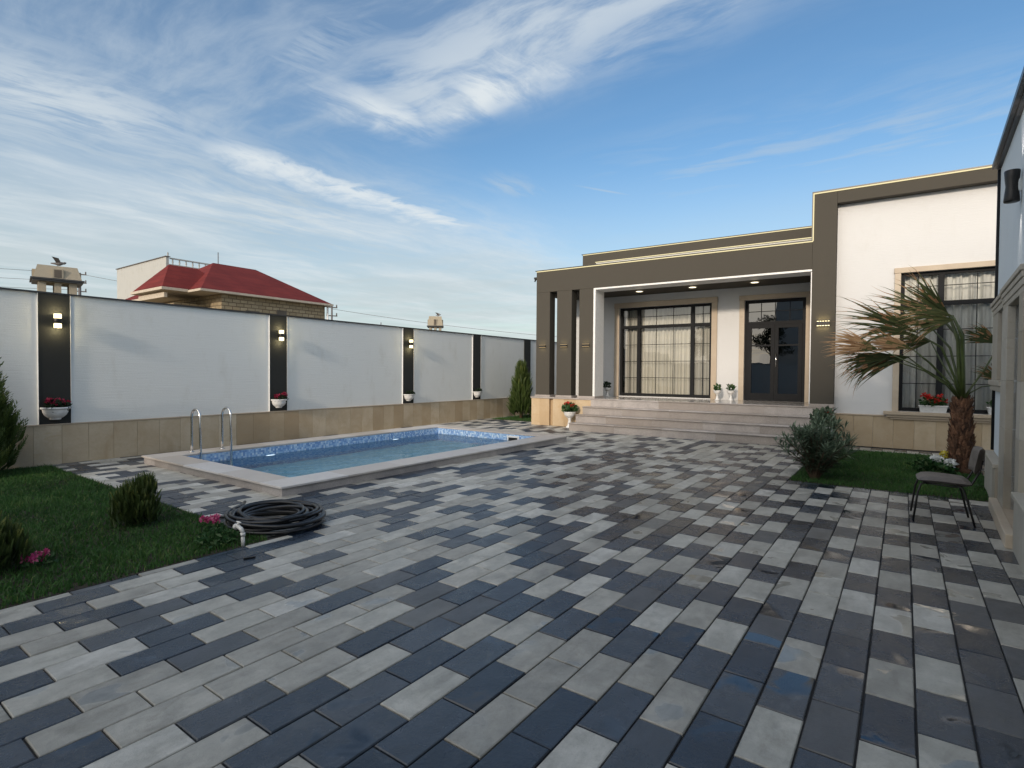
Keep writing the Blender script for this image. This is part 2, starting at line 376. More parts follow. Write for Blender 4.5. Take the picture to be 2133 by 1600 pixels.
def pavermat():
    m, nt = mat('wet_concrete_pavers'); N = NT(nt); v = N.pos(); t = N.tone()
    sep = nt.nodes.new('ShaderNodeSeparateXYZ'); nt.links.new(v, sep.inputs[0])
    col = N.ramp(t, [(0, (.015, .026, .048)), (.20, (.030, .044, .070)), (.38, (.064, .080, .108)), (.50, (.13, .132, .138)),
                     (.55, (.38, .366, .33)), (.75, (.51, .49, .44)), (.90, (.60, .585, .53)), (1.0, (.68, .665, .62))])
    cb = N.n('ShaderNodeCombineXYZ', X=N.math('MULTIPLY', t, 311.0), Y=N.math('MULTIPLY', t, 173.0), Z=0.0).outputs[0]
    va = nt.nodes.new('ShaderNodeVectorMath'); va.operation = 'ADD'; nt.links.new(v, va.inputs[0]); nt.links.new(cb, va.inputs[1])
    q = va.outputs[0]
    n1 = N.noise(N.scalev(q, (9, 3.5, 1)), 1.0, 6, .65, 1.0)
    n2 = N.noise(q, 55, 4, .6)
    n3 = N.noise(q, 4.5, 4, .6, .8)
    col = N.mix(N.mapr(n1, .42, .72, 0, .38), col, N.mix(1.0, col, (.52, .50, .46), 'MULTIPLY'))
    col = N.mix(N.mapr(n3, .58, .82, 0, .22), col, (.26, .265, .27))       # pale lime bloom
    col = N.mix(N.mapr(n2, .5, .75, 0, .25), col, N.mix(1.0, col, (.55, .55, .55), 'MULTIPLY'))
    m1 = N.noise(N.scalev(q, (7, 4, 1)), 1.0, 5, .6, .5)
    col = N.mix(N.mapr(m1, .38, .66, 0, .42), col, N.mix(1.0, col, (.58, .58, .57), 'MULTIPLY'))
    m2 = N.noise(q, 21, 5, .65, .3)
    col = N.mix(N.mapr(m2, .50, .70, 0, .30), col, N.mix(1.0, col, (.60, .60, .60), 'MULTIPLY'))
    # wetness: large soft areas, damp patches drying toward paver edges, a few shallow pools
    big = N.noise(v, .45, 5, .6, .5)
    grad = N.mapr(sep.outputs[0], -6.5, -.5, -.14, .16, False)
    near = N.mapr(sep.outputs[1], 1.0, 6.0, .04, -.02, False)
    wv = N.math('ADD', N.math('ADD', big, grad), near)
    wet = N.mapr(wv, .38, .64)
    dn = N.noise(q, 3.2, 5, .62, .4)
    damp = N.math('MULTIPLY', N.mapr(dn, .42, .60), N.mapr(wv, .28, .52))
    crack = N.noise(v, 7.0, 5, .65, .3)
    w = N.math('MAXIMUM', N.math('MULTIPLY', wet, N.mapr(crack, .3, .65, .30, .75)), N.math('MULTIPLY', damp, .75))
    pud = N.noise(q, 2.6, 3, .5, .5)
    pool = N.math('MULTIPLY', N.mapr(pud, .57, .65), N.mapr(wv, .52, .66))
    w = N.math('MAXIMUM', w, pool)
    col = N.mix(N.math('MULTIPLY', w, .74), col, N.mix(1.0, col, (.44, .44, .42), 'MULTIPLY'))
    # fine grain, dust and grime that runs across pavers
    gr = N.noise(v, 230, 3, .7)
    col = N.mix(N.mapr(gr, .35, .7, .0, .32), col, N.mix(1.0, col, (.62, .62, .62), 'MULTIPLY'))
    gm = N.noise(v, 2.2, 6, .68, .6)
    col = N.mix(N.mapr(gm, .50, .76, 0, .20), col, (.17, .165, .15))
    eff = N.noise(v, 3.4, 6, .7, .9)
    col = N.mix(N.math('MULTIPLY', N.mapr(eff, .60, .78, 0, .40), N.math('SUBTRACT', 1.0, w)), col, (.46, .46, .45))
    ro = N.math('SUBTRACT', N.mapr(t, .3, .6, .44, .68), N.math('MULTIPLY', w, .36))
    ro = N.math('SUBTRACT', ro, N.math('MULTIPLY', pool, .22))
    ro = N.math('MAXIMUM', ro, .02)
    hgt = N.math('ADD', N.math('MULTIPLY', n2, .8), N.math('MULTIPLY', gr, .5))
    bp = nt.nodes.new('ShaderNodeBump'); bp.inputs['Distance'].default_value = .0022
    nt.links.new(hgt, bp.inputs['Height']); nt.links.new(N.math('SUBTRACT', 1.0, N.math('MULTIPLY', pool, .97)), bp.inputs['Strength'])
    N.out(N.pbr(col, ro, bp.outputs[0], spec=.6)); return m
M['paver'] = pavermat()
M['joint'] = simple('dark_joint_sand', (.030, .030, .032), .9, 0, .3, 30)

# ------------------------------------------------------------------ setting: ground, pavement, lawns
POOL = (-10.20, -6.17, 3.78, 10.73)
def sheet(name, rects, z, m, label_kind='structure'):
    b = MB()
    for (x0, x1, y0, y1) in rects: b.add([(x0,y0,z),(x1,y0,z),(x1,y1,z),(x0,y1,z)], [(0,1,2,3)])
    return tag(b.build(name, m), kind=label_kind)
def ring(o, i): # rects around hole i within o
    return [(o[0], i[0], o[2], o[3]), (i[1], o[1], o[2], o[3]), (i[0], i[1], o[2], i[2]), (i[0], i[1], i[3], o[3])]
hole = (-10.0, -6.4, 4.0, 10.5)
sheet('ground', ring((-900, 900, -900, 900), hole), -.034, simple('dry_earth', (.20, .17, .12), .95, 0, .3, .5))

PW, PL = .2038, .4167
LAWNS = [(-11.16, -4.70, -3.0, 2.78), (-1.36, 1.04, 8.86, 13.30), (-11.2, -9.25, 14.3, 18.6)]
EXCL = LAWNS + [(POOL[0]+.06, POOL[1]-.06, POOL[2]+.06, POOL[3]-.06), (-9.1, 4.0, 13.9, 22.0), (1.16, 6, -6, 14.2)]
def clip_rect(r, e):
    x0, x1, y0, y1 = r; a0, a1, b0, b1 = e
    if x1 <= a0 or x0 >= a1 or y1 <= b0 or y0 >= b1: return r
    opts = [(x0, min(x1, a0), y0, y1), (max(x0, a1), x1, y0, y1), (x0, x1, y0, min(y1, b0)), (x0, x1, max(y0, b1), y1)]
    best = max(opts, key=lambda o: max(0, o[1]-o[0]) * max(0, o[3]-o[2]))
    if best[1]-best[0] < .03 or best[3]-best[2] < .03: return None
    return best
pb = MB()
sheet_b = [(-11.2, 1.4, -2.5, 4.0), (-11.2, -10.0, 4.0, 10.5), (-6.4, 1.4, 4.0, 10.5), (-11.2, 1.4, 10.5, 18.6)]
k0 = -58
for k in range(-58, 8):
    x0 = .0736 + PW * k; x1 = x0 + PW
    if x1 < -11.2: continue
    off = 2.735 + (0 if (k % 2) else PL/2) + (rng.random()-.5)*.012
    j = -16
    for j in range(-14, 42):
        y0 = off + PL * j; y1 = y0 + PL
        if y0 > 18.4 or y1 < -2.4: continue
        r = (x0, x1, y0, y1)
        for e in EXCL:
            if r: r = clip_rect(r, e)
        if not r: continue
        light = (j % 2 == 1)
        p = rng.random()
        flip = .05 if x0 > -3.2 else .15
        if p < flip: light = not light
        u = rng.random()
        if light: tone = .62 + .38 * u
        else: tone = .0 + .42 * u**.9
        if not light and x0 < -2.4 and rng.random() < .26: tone = .62 + .36*rng.random()
        if rng.random() < .12: tone = .40 + .13 * rng.random()
        g = .0036 + .0012*rng.random(); dz = (rng.random(4)-.5)*.0034 + (rng.random()-.5)*.003
        a0, a1, b0, b1 = r[0]+g, r[1]-g, r[2]+g, r[3]-g; c = .0045
        vs = [(a0+c,b0+c,dz[0]),(a1-c,b0+c,dz[1]),(a1-c,b1-c,dz[2]),(a0+c,b1-c,dz[3]),
              (a0,b0,-.004),(a1,b0,-.004),(a1,b1,-.004),(a0,b1,-.004),(a0,b0,-.02),(a1,b0,-.02),(a1,b1,-.02),(a0,b1,-.02)]
        pb.add(vs, [(0,1,2,3),(4,5,1,0),(5,6,2,1),(6,7,3,2),(7,4,0,3),(8,9,5,4),(9,10,6,5),(10,11,7,6),(11,8,4,7)], tone)
        # the joints' bed
for r in sheet_b: pb.add([(r[0],r[2],-.012),(r[1],r[2],-.012),(r[1],r[3],-.012),(r[0],r[3],-.012)], [(0,1,2,3)], 0, 1)
pv = pb.build('pavement', [M['paver'], M['joint']]); tag(pv, kind='structure')
sheet('lawn_soil', [(a+.01, b-.01, c+.01, d-.01) for a, b, c, d in LAWNS], -.004, M['soil'])

def grass(name, rect, dens, h, label, edgeclip=None):
    x0, x1, y0, y1 = rect
    n = int((x1-x0)*(y1-y0)*dens)
    x = x0 + rng.random(n)*(x1-x0); y = y0 + rng.random(n)*(y1-y0)
    x = x + rng.normal(size=n)*.012; y = y + rng.normal(size=n)*.012
    nz = np.sin(x*3.1+np.sin(y*2.3)*1.5)*np.cos(y*2.7+x)*.5 + .5
    hh = h*(.40 + .60*rng.random(n)**1.3)*(.70+.6*nz)*np.where(rng.random(n) < .03, 1.6, 1.0)
    a = rng.random(n)*2*PI; w = .0035 + .004*rng.random(n)
    ln = hh*(.2+.9*rng.random(n)); b = rng.random(n)*2*PI
    dx, dy = np.cos(a)*w, np.sin(a)*w; lx, ly = np.cos(b)*ln, np.sin(b)*ln
    V = np.zeros((n*2, 3, 3)); z0 = -.004
    # two triangles per blade: base, bent tip
    V[:n, 0] = np.c_[x-dx, y-dy, np.full(n, z0)]; V[:n, 1] = np.c_[x+dx, y+dy, np.full(n, z0)]
    V[:n, 2] = np.c_[x+lx*.4, y+ly*.4, hh*.75]
    V[n:, 0] = np.c_[x-dx*.5+lx*.25, y-dy*.5+ly*.25, hh*.5]; V[n:, 1] = np.c_[x+dx*.5+lx*.25, y+dy*.5+ly*.25, hh*.5]
    V[n:, 2] = np.c_[x+lx, y+ly, hh*(.85+.15*rng.random(n))]
    n2_ = np.sin(x*9+2*np.sin(y*7))*np.sin(y*8+x*3)
    t = np.clip(.15 + .40*nz + .12*n2_ + .45*(rng.random(n)-.3), 0, 1); t[rng.random(n) < .035] = 1
    o = quads(name, V, M['grass'], tone=np.r_[t, t], k=3)
    return tag(o, kind='stuff', label=label, cat='grass')
grass('grass', (-11.1, -4.72, -.6, 2.76), 3800, .05, 'dark green lawn in front of the pool, at the left')
grass('grass', (-1.33, 1.02, 8.88, 13.27), 3200, .05, 'dark green lawn strip around the palm, before the limestone plinth')
grass('grass', (-11.15, -9.28, 14.35, 18.5), 1600, .05, 'narrow grass bed at the far end of the boundary wall')

# ------------------------------------------------------------------ boundary wall (local frame: x = along the wall, y = away from the yard)
FA = math.atan2(16.2-2.45, -11.34+11.17)
fence = thing('boundary_wall', 'long white boundary wall with charcoal pilasters and limestone plinth beside the pool', 'wall', (-11.17, 2.45, 0), FA)
PIL = [.425, 4.35, 8.29, 11.35, 14.355, 17.6]
b = MB(); b.box(-6.5, 21, .03, .22, 0, 2.76); b.build('wall', M['fence_white'], fence)
b = MB(); b.box(-6.5, 21, -.005, .25, 2.76, 2.785, mat=0); b.build('capping', M['cap'], fence)
b = MB()
s = -6.5 + .13
while s < 21:
    w = .362 if rng.random() > .1 else .362
    b.box(s+.0015, s+w-.0015, 0.0 - .001*rng.random(), .028, 0, .638, tone=rng.random(), bev=.002); s += w
b.build('plinth', M['slab'], fence)
b = MB(); b.box(-6.5, 21, -.012, .029, .6385, .660, bev=.003); b.build('ledge', M['trim'], fence)
for c in PIL:
    b = MB(); b.box(c-.207, c+.207, .004, .0298, .6605, 2.759, bev=.003); b.build('pilaster', M['pilaster'], fence)
for c in PIL[:4]:   # thin reveal strips beside the pilasters
    for sgn in (-1, 1):
        b = MB(); x = c + sgn*.2105; b.box(x-.003, x+.003, -.002, .0298, .6605, 2.759); b.build('edge_bead', M['whitepaint'], fence)

fm = Matrix.Translation((-11.17, 2.45, 0)) @ Matrix.Rotation(FA, 4, 'Z')
def fpt(s, off, z): return tuple(fm @ Vector((s, off, z)))

def wall_lamp(loc, rz, label):
    t = thing('wall_lamp', label, 'wall lamp', loc, rz, 'lit lamps on the boundary wall pilasters')
    b = MB(); b.box(-.035, .035, -.012, .003, -.045, .045, bev=.003); b.box(-.02, .02, -.05, -.012, -.015, .015); b.build('bracket', M['blackmetal'], t)
    b = MB(); b.lathe([(0, -.04), (.052, -.04), (.055, -.036), (.055, .036), (.052, .04), (0, .04)], (0, -.085, 0), 24); b.build('housing', M['blackmetal'], t)
    for z in (-1, 1):
        b = MB(); z0, z1 = (.041, .115) if z > 0 else (-.115, -.041)
        b.lathe([(0, z0), (.048, z0), (.050, z0+.004), (.050, z1-.004), (.046, z1), (0, z1)], (0, -.085, 0), 24); b.build('lamp_glass', M['lampglass'], t)
        b = MB(); zc = z*.119; b.lathe([(0, zc-.003), (.051, zc-.003), (.051, zc+.004), (0, zc+.004)], (0, -.085, 0), 24); b.build('end_cap', M['blackmetal'], t)
    return t
LP = ['black cylinder wall lamp on the pilaster nearest the left edge', 'black cylinder wall lamp on the pilaster behind the pool ladder side, below the stone house', 'black cylinder wall lamp on the third pilaster, above the middle of the pool']
LP[1] = 'black cylinder wall lamp on the second pilaster, right under the red-roofed house'
for c, lb in zip(PIL[:3], LP):
    wall_lamp(fpt(c+.02, .004, 2.325), FA, lb)
    for dz, tl in ((.14, 0), (-.14, 1)):
        ld = bpy.data.lights.new('lamp_glow', 'POINT'); ld.energy = 2.6; ld.color = (1, .80, .42); ld.shadow_soft_size = .03
        lo = bpy.data.objects.new('lamp_glow', ld); C.objects.link(lo); lo.location = fpt(c+.02, -.10, 2.325+dz)

# ---- plants made of little leaves
def leaf_cloud(n, c, r, size, up=.3, shell=.5, flat=1.0, aspect=.45):
    """(n,4,3) leaf quads in an ellipsoid, random orientation"""
    d = rng.normal(size=(n, 3)); d /= np.linalg.norm(d, axis=1)[:, None]
    rr = (shell + (1-shell)*rng.random(n))**.6
    p = d * rr[:, None] * np.array(r) * flat + np.array(c)
    a = rng.normal(size=(n, 3)) + d*1.0 + np.array([0, 0, up]); a /= np.linalg.norm(a, axis=1)[:, None]
    q = np.cross(a, rng.normal(size=(n, 3))); q /= np.linalg.norm(q, axis=1)[:, None]
    L = size*(.6+.8*rng.random(n))[:, None]; W = L*aspect
    m1 = p + a*L*.5
    V = np.stack([p, m1 + q*W*.5, p + a*L, m1 - q*W*.5], 1)
    return V

def flower_heads(centers, rad_, n, size):
    Vs = []
    for c in centers:
        Vs.append(leaf_cloud(n, c, (rad_, rad_, rad_*.7), size, up=.6, shell=.6, aspect=.8))
    return np.concatenate(Vs)

def planter_bowl(loc, rz, label, w, flowercol, group='half-round white planters on the boundary wall', sc=1.0):
    t = thing('wall_planter', label, 'planter', loc, rz, group)
    b = MB()
    prof = [(.0, 0.0), (.060, 0.0), (.070, .010), (.066, .020), (.098, .038), (.128, .068), (.146, .105), (.153, .140), (.155, .152), (.176, .158), (.176, .182), (.150, .182), (.140, .160), (0, .158)]
    b.lathe([(r*w, z*w) for r, z in prof], (0, 0, 0), 24, a0=PI, a1=2*PI)
    b.build('bowl', M['whitepaint'], t)
    V = leaf_cloud(260, (0, -.075*w, .19*w), (.13*w, .07*w, .07*w), .05*w, up=.7); quads('foliage', V, M['darkleaf'], t)
    cs = [(rng.uniform(-.12, .12)*w, rng.uniform(-.12, -.03)*w, rng.uniform(.22, .30)*w) for _ in range(12 if flowercol else 0)]
    if flowercol: quads('flowers', flower_heads(cs, .028*w, 26, .03*w), M[flowercol], t)
    return t
PLL = [('white bowl planter full of dark red flowers on the pilaster at the left edge', 1.12, 'magenta'),
       ('white bowl planter with sparse dark plant on the second pilaster, above the pool ladder end', 1.05, 'magenta'),
       ('white bowl planter on the third pilaster, above the middle of the pool', 1.05, None),
       ('white bowl planter on the fourth pilaster, farthest along the wall', 1.05, None)]
for c, (lb, w, fc) in zip(PIL[:4], PLL):
    planter_bowl(fpt(c, .003, .73), FA, lb, w, fc)

# ------------------------------------------------------------------ swimming pool
pool = thing('swimming_pool', 'rectangular swimming pool with pale stone coping and blue mosaic, sunk into the pavers', 'swimming pool', (-8.185, 7.25, 0))
X0, X1, Y0, Y1 = POOL; ox, oy = -8.185, 7.25
IX0, IX1, IY0, IY1 = -9.78, -6.62, 4.17, 10.36
def L(x0, x1, y0, y1): return (x0-ox, x1-ox, y0-oy, y1-oy)
b = MB(); H0 = .13
def slabs_ring(b):
    # coping stones laid round the edge
    segs = []
    y = Y0-.03
    for (xa, xb) in ((X0-.03, IX0), (IX1, X1+.03)):
        n = 7; ys = np.linspace(Y0-.03, Y1+.03, n+1)
        for i in range(n): segs.append((xa, xb, ys[i], ys[i+1]))
    for (ya, yb) in ((Y0-.03, IY0), (IY1, Y1+.03)):
        n = 3; xs = np.linspace(IX0, IX1, n+1)
        for i in range(n): segs.append((xs[i], xs[i+1], ya, yb))
    for (x0, x1, y0, y1) in segs:
        q = L(x0+.0008, x1-.0008, y0+.0008, y1-.0008); b.box(*q, H0-.028, H0, tone=rng.random(), bev=.004)
slabs_ring(b); b.build('coping', M['coping'], pool)
b = MB()
for r in ring((X0, X1, Y0, Y1), (IX0-.01, IX1+.01, IY0-.01, IY1+.01)):
    b.box(*L(*r), -.03, H0-.029, tone=rng.random())
b.build('upstand', M['granite'], pool)
b = MB(); d = -1.25
bx = L(IX0+.006, IX1-.006, IY0+.006, IY1-.006)
x0, x1, y0, y1 = bx; zt = H0-.030
b.add([(x0,y0,zt),(x0,y1,zt),(x0,y1,d),(x0,y0,d)], [(3,2,1,0)]); b.add([(x1,y0,zt),(x1,y1,zt),(x1,y1,d),(x1,y0,d)], [(0,1,2,3)])
b.add([(x0,y0,zt),(x1,y0,zt),(x1,y0,d),(x0,y0,d)], [(0,1,2,3)]); b.add([(x0,y1,zt),(x1,y1,zt),(x1,y1,d),(x0,y1,d)], [(3,2,1,0)])
b.build('mosaic_lining', M['mosaic'], pool)
b = MB(); b.add([(x0,y0,d),(x1,y0,d),(x1,y1,d),(x0,y1,d)], [(0,1,2,3)]); b.build('basin_floor', M['floortile'], pool)
for yy in (5.75, 8.9):
    b = MB(); b.lathe([(0, .012), (.085, .012), (.095, 0), (0, 0)], (0, 0, 0), 20)
    o = b.build('pool_light', M['poollight'], pool); o.location = (x0+.004, yy-oy, -.13); o.rotation_euler = (0, PI/2, 0); o.scale = (.45, 1.0, 1)
b = MB(); b.box(-7.55-ox, -7.20-ox, y1-.02, y1-.002, -.10, .07, bev=.004); sk = b.build('skimmer', M['whitepaint'], pool)
b = MB(); b.box(-7.50-ox, -7.25-ox, y1-.024, y1-.0205, -.07, .03); b.build('skimmer_opening', M['blackmetal'], sk)
b = MB(); wz = -.045; n = 2
b.add([(IX0, IY0, wz), (IX1, IY0, wz), (IX1, IY1, wz), (IX0, IY1, wz)], [(0,1,2,3)])
tag(b.build('water', M['water']), kind='structure')
for (x, y, rg) in ((-9.0, 4.5, 0),):
    pass
lad = thing('pool_ladder', 'two bent polished steel grab rails of the pool ladder at the near left end', 'pool ladder', (-10.0, 4.44, .13))
for dy in (0.0, .52):
    path = []; hh = .60
    for k in range(6): path.append((0, dy, hh*k/5))
    for k in range(1, 14):
        a = PI - PI*k/14; path.append((.15 + .15*cos(a), dy, hh + .15*sin(a)))
    for k in range(1, 9): path.append((.30 + .03*k/8, dy, hh - 1.35*k/8))
    b = MB(); b.tube(path, .021, 12); r = b.build('grab_rail', M['chrome'], lad)
    b = MB(); b.lathe([(.022, .0), (.05, .0), (.046, .014), (.024, .02)], (0, dy, 0), 18); b.build('flange', M['chrome'], r)
for k in range(3):
    b = MB(); z = -.32 - .24*k; b.box(.28, .36, .02, .50, z, z+.03, bev=.005); b.build('tread', M['chrome'], lad)

# ------------------------------------------------------------------ house (local frame u, v, z)
TH = rad(2); HO = (-8.995, 13.655, 0)
house = thing('house', 'single-storey white villa with olive framed porch, marble steps and glowing LED roof edges', 'house', HO, TH)
hm = Matrix.Translation(HO) @ Matrix.Rotation(TH, 4, 'Z')
def hpt(u, v, z): return tuple(hm @ Vector((u, v, z)))
FZ = .84
D = 1.87
UR = 13.2
# main wall with openings, as boxes
b = MB()
z1 = 4.55
b.box(.06, 1.93, D, D+.3, 0, 3.9); b.box(4.67, 5.53, D, D+.3, 0, 3.9); b.box(7.0, 7.50, D, D+.3, 0, 3.9)
b.box(1.93, 4.67, D, D+.3, 3.54, 3.9); b.box(5.53, 7.0, D, D+.3, 3.54, 3.9)
b.box(1.93, 4.67, D, D+.3, 0, .86); b.box(5.53, 7.0, D, D+.3, 0, .84)
b.build('porch_wall', M['white'], house)
b = MB()   # right wing wall, recessed .2 behind its frame, with the big window opening
b.box(7.75, 8.92, .2, .5, .70, 5.31); b.box(8.92, 11.9, .2, .5, 3.70, 5.31); b.box(8.92, 11.9, .2, .5, 0, .79); b.box(11.9, UR, .2, .5, 0, 5.31)
b.box(7.75, 8.92, .2, .5, 0, .699)
b.build('wing_wall', M['white'], house)
# olive frame: header, slim columns, tall corner column, top band
b = MB(); b.box(.07, 7.28, 0, .32, 3.915, 4.55, bev=.006); b.build('porch_header', M['olive'], house)
b = MB(); b.box(7.281, 7.745, 0, 1.87, .90, 5.60, bev=.006); b.build('corner_column', M['olive'], house)
b = MB(); b.box(7.746, UR, 0, .5, 5.312, 5.60, bev=.006); b.build('roof_band', M['olive'], house)
for (a, c) in ((.07, .531), (.768, 1.246), (1.489, 1.925)):
    b = MB(); b.box(a, c, .002, .318, .90, 3.914, bev=.005); b.build('column', M['olive'], house)
b = MB()   # white lining of the porch opening
b.box(1.926, 1.985, .004, .58, .90, 3.913); b.box(1.926, 7.280, .006, .58, 3.872, 3.9145); b.box(7.262, 7.2805, .004, .58, .90, 3.854)
b.build('porch_lining', M['whitepaint'], house)
b = MB(); b.box(.07, 7.28, .3205, D+.0, 3.90, 3.98); b.build('porch_ceiling', M['olive'], house)
b = MB(); b.box(.07, 7.28, .33, D+2, 3.985, 4.40); b.box(.3, 13.0, 2.3, 9, 3.3, 4.5); b.build('roof', M['render'], house)
# side return of the porch & body of the house
b = MB(); b.box(.06, .30, D+.301, 9, 0, 5.0); b.box(.3, 13, 8.8, 9, 0, 4.6); b.box(12.9, 13.2, .5, 9, 0, 5.3); b.build('side_wall', M['white'], house)
# set-back upper parapet
b = MB(); b.box(.655, 7.27, D, D+.3, 5.05, 5.315); b.box(.655, 1.09, D, D+.3, 4.0, 5.049); b.build('upper_parapet', M['olive'], house)
b = MB(); b.box(1.09, 7.27, D+.05, D+.3, 4.0, 5.049); b.build('upper_wall', M['white'], house)
# stone bases
b = MB()
b.box(-.05, .24, -.04, .40, 0, .792, tone=.2, bev=.003); b.box(.2415, .56, -.04, .40, 0, .792, tone=.6, bev=.003)
b.box(.56, .68, .06, .40, 0, .792, tone=.9)
b.box(.68, 1.05, -.04, .40, 0, .792, tone=.35, bev=.003); b.box(1.0515, 1.42, -.04, .40, 0, .792, tone=.7, bev=.003); b.box(1.4215, 1.93, -.04, .40, 0, .792, tone=.1, bev=.003)
b.box(-.05, -.02, .401, 1.9, 0, .792, tone=.4)
b.build('porch_plinth', M['warm_slab'], house)
b = MB(); b.box(-.07, 2.0, -.06, .42, .793, .838, bev=.004); b.build('base_course', M['granite'], house)
for a, c, y1_ in ((.05, .56, .36), (.75, 1.27, .36), (1.47, 2.0, .60), (7.262, 7.76, .8)):
    b = MB(); b.box(a, c, -.013, y1_, .8410, .8992); b.build('column_base', M['granite'], house)
b = MB()
u = 7.76
while u < UR:
    b.box(u+.0015, u+.36-.0015, .165, .1995, 0, .672, tone=rng.random(), bev=.002); u += .36
b.build('wing_plinth', M['slab'], house)
b = MB(); b.box(7.76, 8.68, .150, .1998, .6725, .70, bev=.003); b.build('plinth_ledge', M['trim'], house)
# porch floor & steps
b = MB(); uL = [1.93, 1.80, 1.72, 1.65]; t = .26; r = .21
b.box(2.0, 7.262, -.10, D-.001, .70, FZ, tone=.3, bev=.004)
b.build('porch_floor', M['marble'], house)
for k in range(4):
    zt = FZ - r*k; v0 = -.12 - t*k
    b = MB()
    # riser slabs with joints
    us = [uL[k]] + [x for x in np.arange(2.6 + .35*(k % 2), 7.0, 1.25)] + [7.76]
    for a, c in zip(us[:-1], us[1:]):
        b.box(a+.0008, c-.0008, v0+.032, (-.101 if k == 0 else v0+t+.0195), zt-r+.0005, zt-.0305, tone=rng.random())
        b.box(a+.0008, c-.0008, v0, (-.101 if k == 0 else v0+t+.0195), zt-.03, zt, tone=rng.random(), bev=.006)
    b.build('step', M['granite'], house)
b = MB(); b.box(2.0, 7.262, -.0995, .6, 0, .699); b.box(2.0, 7.262, .601, D-.002, 0, .699); b.build('porch_base', M['joint'], house)
# stone surrounds
def surround(b, a, c, z0, z1, v, w=.13, pr=.04):
    b.box(a-w, a, v-pr, v-.0005, z0, z1, tone=.2, bev=.004); b.box(c, c+w, v-pr, v-.0005, z0, z1, tone=.5, bev=.004)
    b.box(a-w-.01, c+w+.01, v-pr-.008, v-.0005, z1+.0005, z1+w, tone=.35, bev=.004)
b = MB(); surround(b, 1.93, 4.67, FZ, 3.54, D, .15); b.build('window_surround', M['trim'], house)
b = MB(); surround(b, 5.53, 7.0, FZ, 3.54, D, .13); b.build('door_surround', M['trim'], house)
b = MB(); surround(b, 8.92, 11.9, .79, 3.70, .2, .11); b.build('window_surround', M['trim'], house)
b = MB(); b.box(8.66, 12.1, .08, .1995, .715, .788, bev=.006); b.box(8.72, 12.05, .11, .1994, .66, .7145, bev=.008); b.box(8.78, 12.0, .135, .1992, .62, .6595, bev=.004); b.build('window_sill', M['trim'], house)

def window(name, a, c, z0, z1, v, mull, tz, vb, hb, gm, fw=.07, dep=.07):
    """frame with mullions and a transom, thin glazing bars, one pane per light"""
    t = MB()
    t.box(a, c, v, v+dep, z0, z0+fw); t.box(a, c, v, v+dep, z1-fw, z1); t.box(a, a+fw, v, v+dep, z0+fw, z1-fw); t.box(c-fw, c, v, v+dep, z0+fw, z1-fw)
    for m_ in mull: t.box(m_-.05, m_+.05, v-.006, v+dep, z0+fw, z1-fw)
    xs = [a+fw] + [q for m_ in mull for q in (m_-.05, m_+.05)] + [c-fw]
    for i in range(0, len(xs), 2):
        t.box(xs[i], xs[i+1], v-.003, v+dep, tz-.045, tz+.045)
        # inner sash lines
    w = t.build(name, M['frame'], house)
    g = MB()
    for i in range(0, len(xs), 2):
        x0, x1 = xs[i], xs[i+1]
        for (za, zb) in ((z0+fw, tz-.045), (tz+.045, z1-fw)):
            for x in [q for q in vb if x0+.05 < q < x1-.05]: g.box(x-.008, x+.008, v+.026, v+.031, za, zb)
            for z in [q for q in hb if za+.05 < q < zb-.05]: g.box(x0, x1, v+.0265, v+.0305, z-.008, z+.008)
            p = MB(); p.add([(x0, v+.036, za), (x1, v+.036, za), (x1, v+.036, zb), (x0, v+.036, zb)], [(0,1,2,3)]); p.build('pane', gm, w)
    g.build('glazing_bars', M['frame'], w)
    return w
window('porch_window', 1.93, 4.67, .88, 3.54, D+.06, [2.525, 4.125], 2.95, [2.22, 3.06, 3.567, 4.41], [3.25, 2.414, 1.914, 1.425], M['glass'])
window('wing_window', 8.92, 11.9, .80, 3.70, .26, [9.60, 11.22], 3.04, [9.22, 10.17, 10.72, 11.55], [3.40, 2.50, 1.95, 1.38], M['glass'])
# entrance door
b = MB(); a, c, z0, z1, v = 5.53, 7.0, FZ, 3.54, D+.06
b.box(a, c, v, v+.08, z1-.08, z1); b.box(a, a+.08, v, v+.08, z0, z1-.08); b.box(c-.08, c, v, v+.08, z0, z1-.08); b.box(a+.08, c-.08, v, v+.08, 2.88, 2.96)
dr = b.build('entrance_door', M['frame'], house)
b = MB(); b.add([(a+.08, v+.04, 2.96), (c-.08, v+.04, 2.96), (c-.08, v+.04, z1-.08), (a+.08, v+.04, z1-.08)], [(0,1,2,3)]); b.build('fanlight_pane', M['doorglass'], dr)
b = MB()
for x in (5.93, 6.27, 6.62): b.box(x-.008, x+.008, v+.025, v+.03, 2.96, z1-.08)
b.box(a+.08, c-.08, v+.0255, v+.0295, 3.222, 3.238); b.build('glazing_bars', M['frame'], dr)
for (x0, x1) in ((a+.083, 6.268), (6.272, c-.083)):
    b = MB(); w = .09
    b.box(x0, x0+w, v-.012, v+.05, z0+.01, 2.877); b.box(x1-w, x1, v-.012, v+.05, z0+.01, 2.877)
    b.box(x0+w, x1-w, v-.012, v+.05, z0+.01, z0+.20); b.box(x0+w, x1-w, v-.012, v+.05, 2.78, 2.877); b.box(x0+w, x1-w, v-.011, v+.049, 2.30, 2.34)
    lf = b.build('door_leaf', M['frame'], dr)
    b = MB(); b.add([(x0+w, v+.02, z0+.2), (x1-w, v+.02, z0+.2), (x1-w, v+.02, 2.78), (x0+w, v+.02, 2.78)], [(0,1,2,3)]); b.build('pane', M['doorglass'], lf)
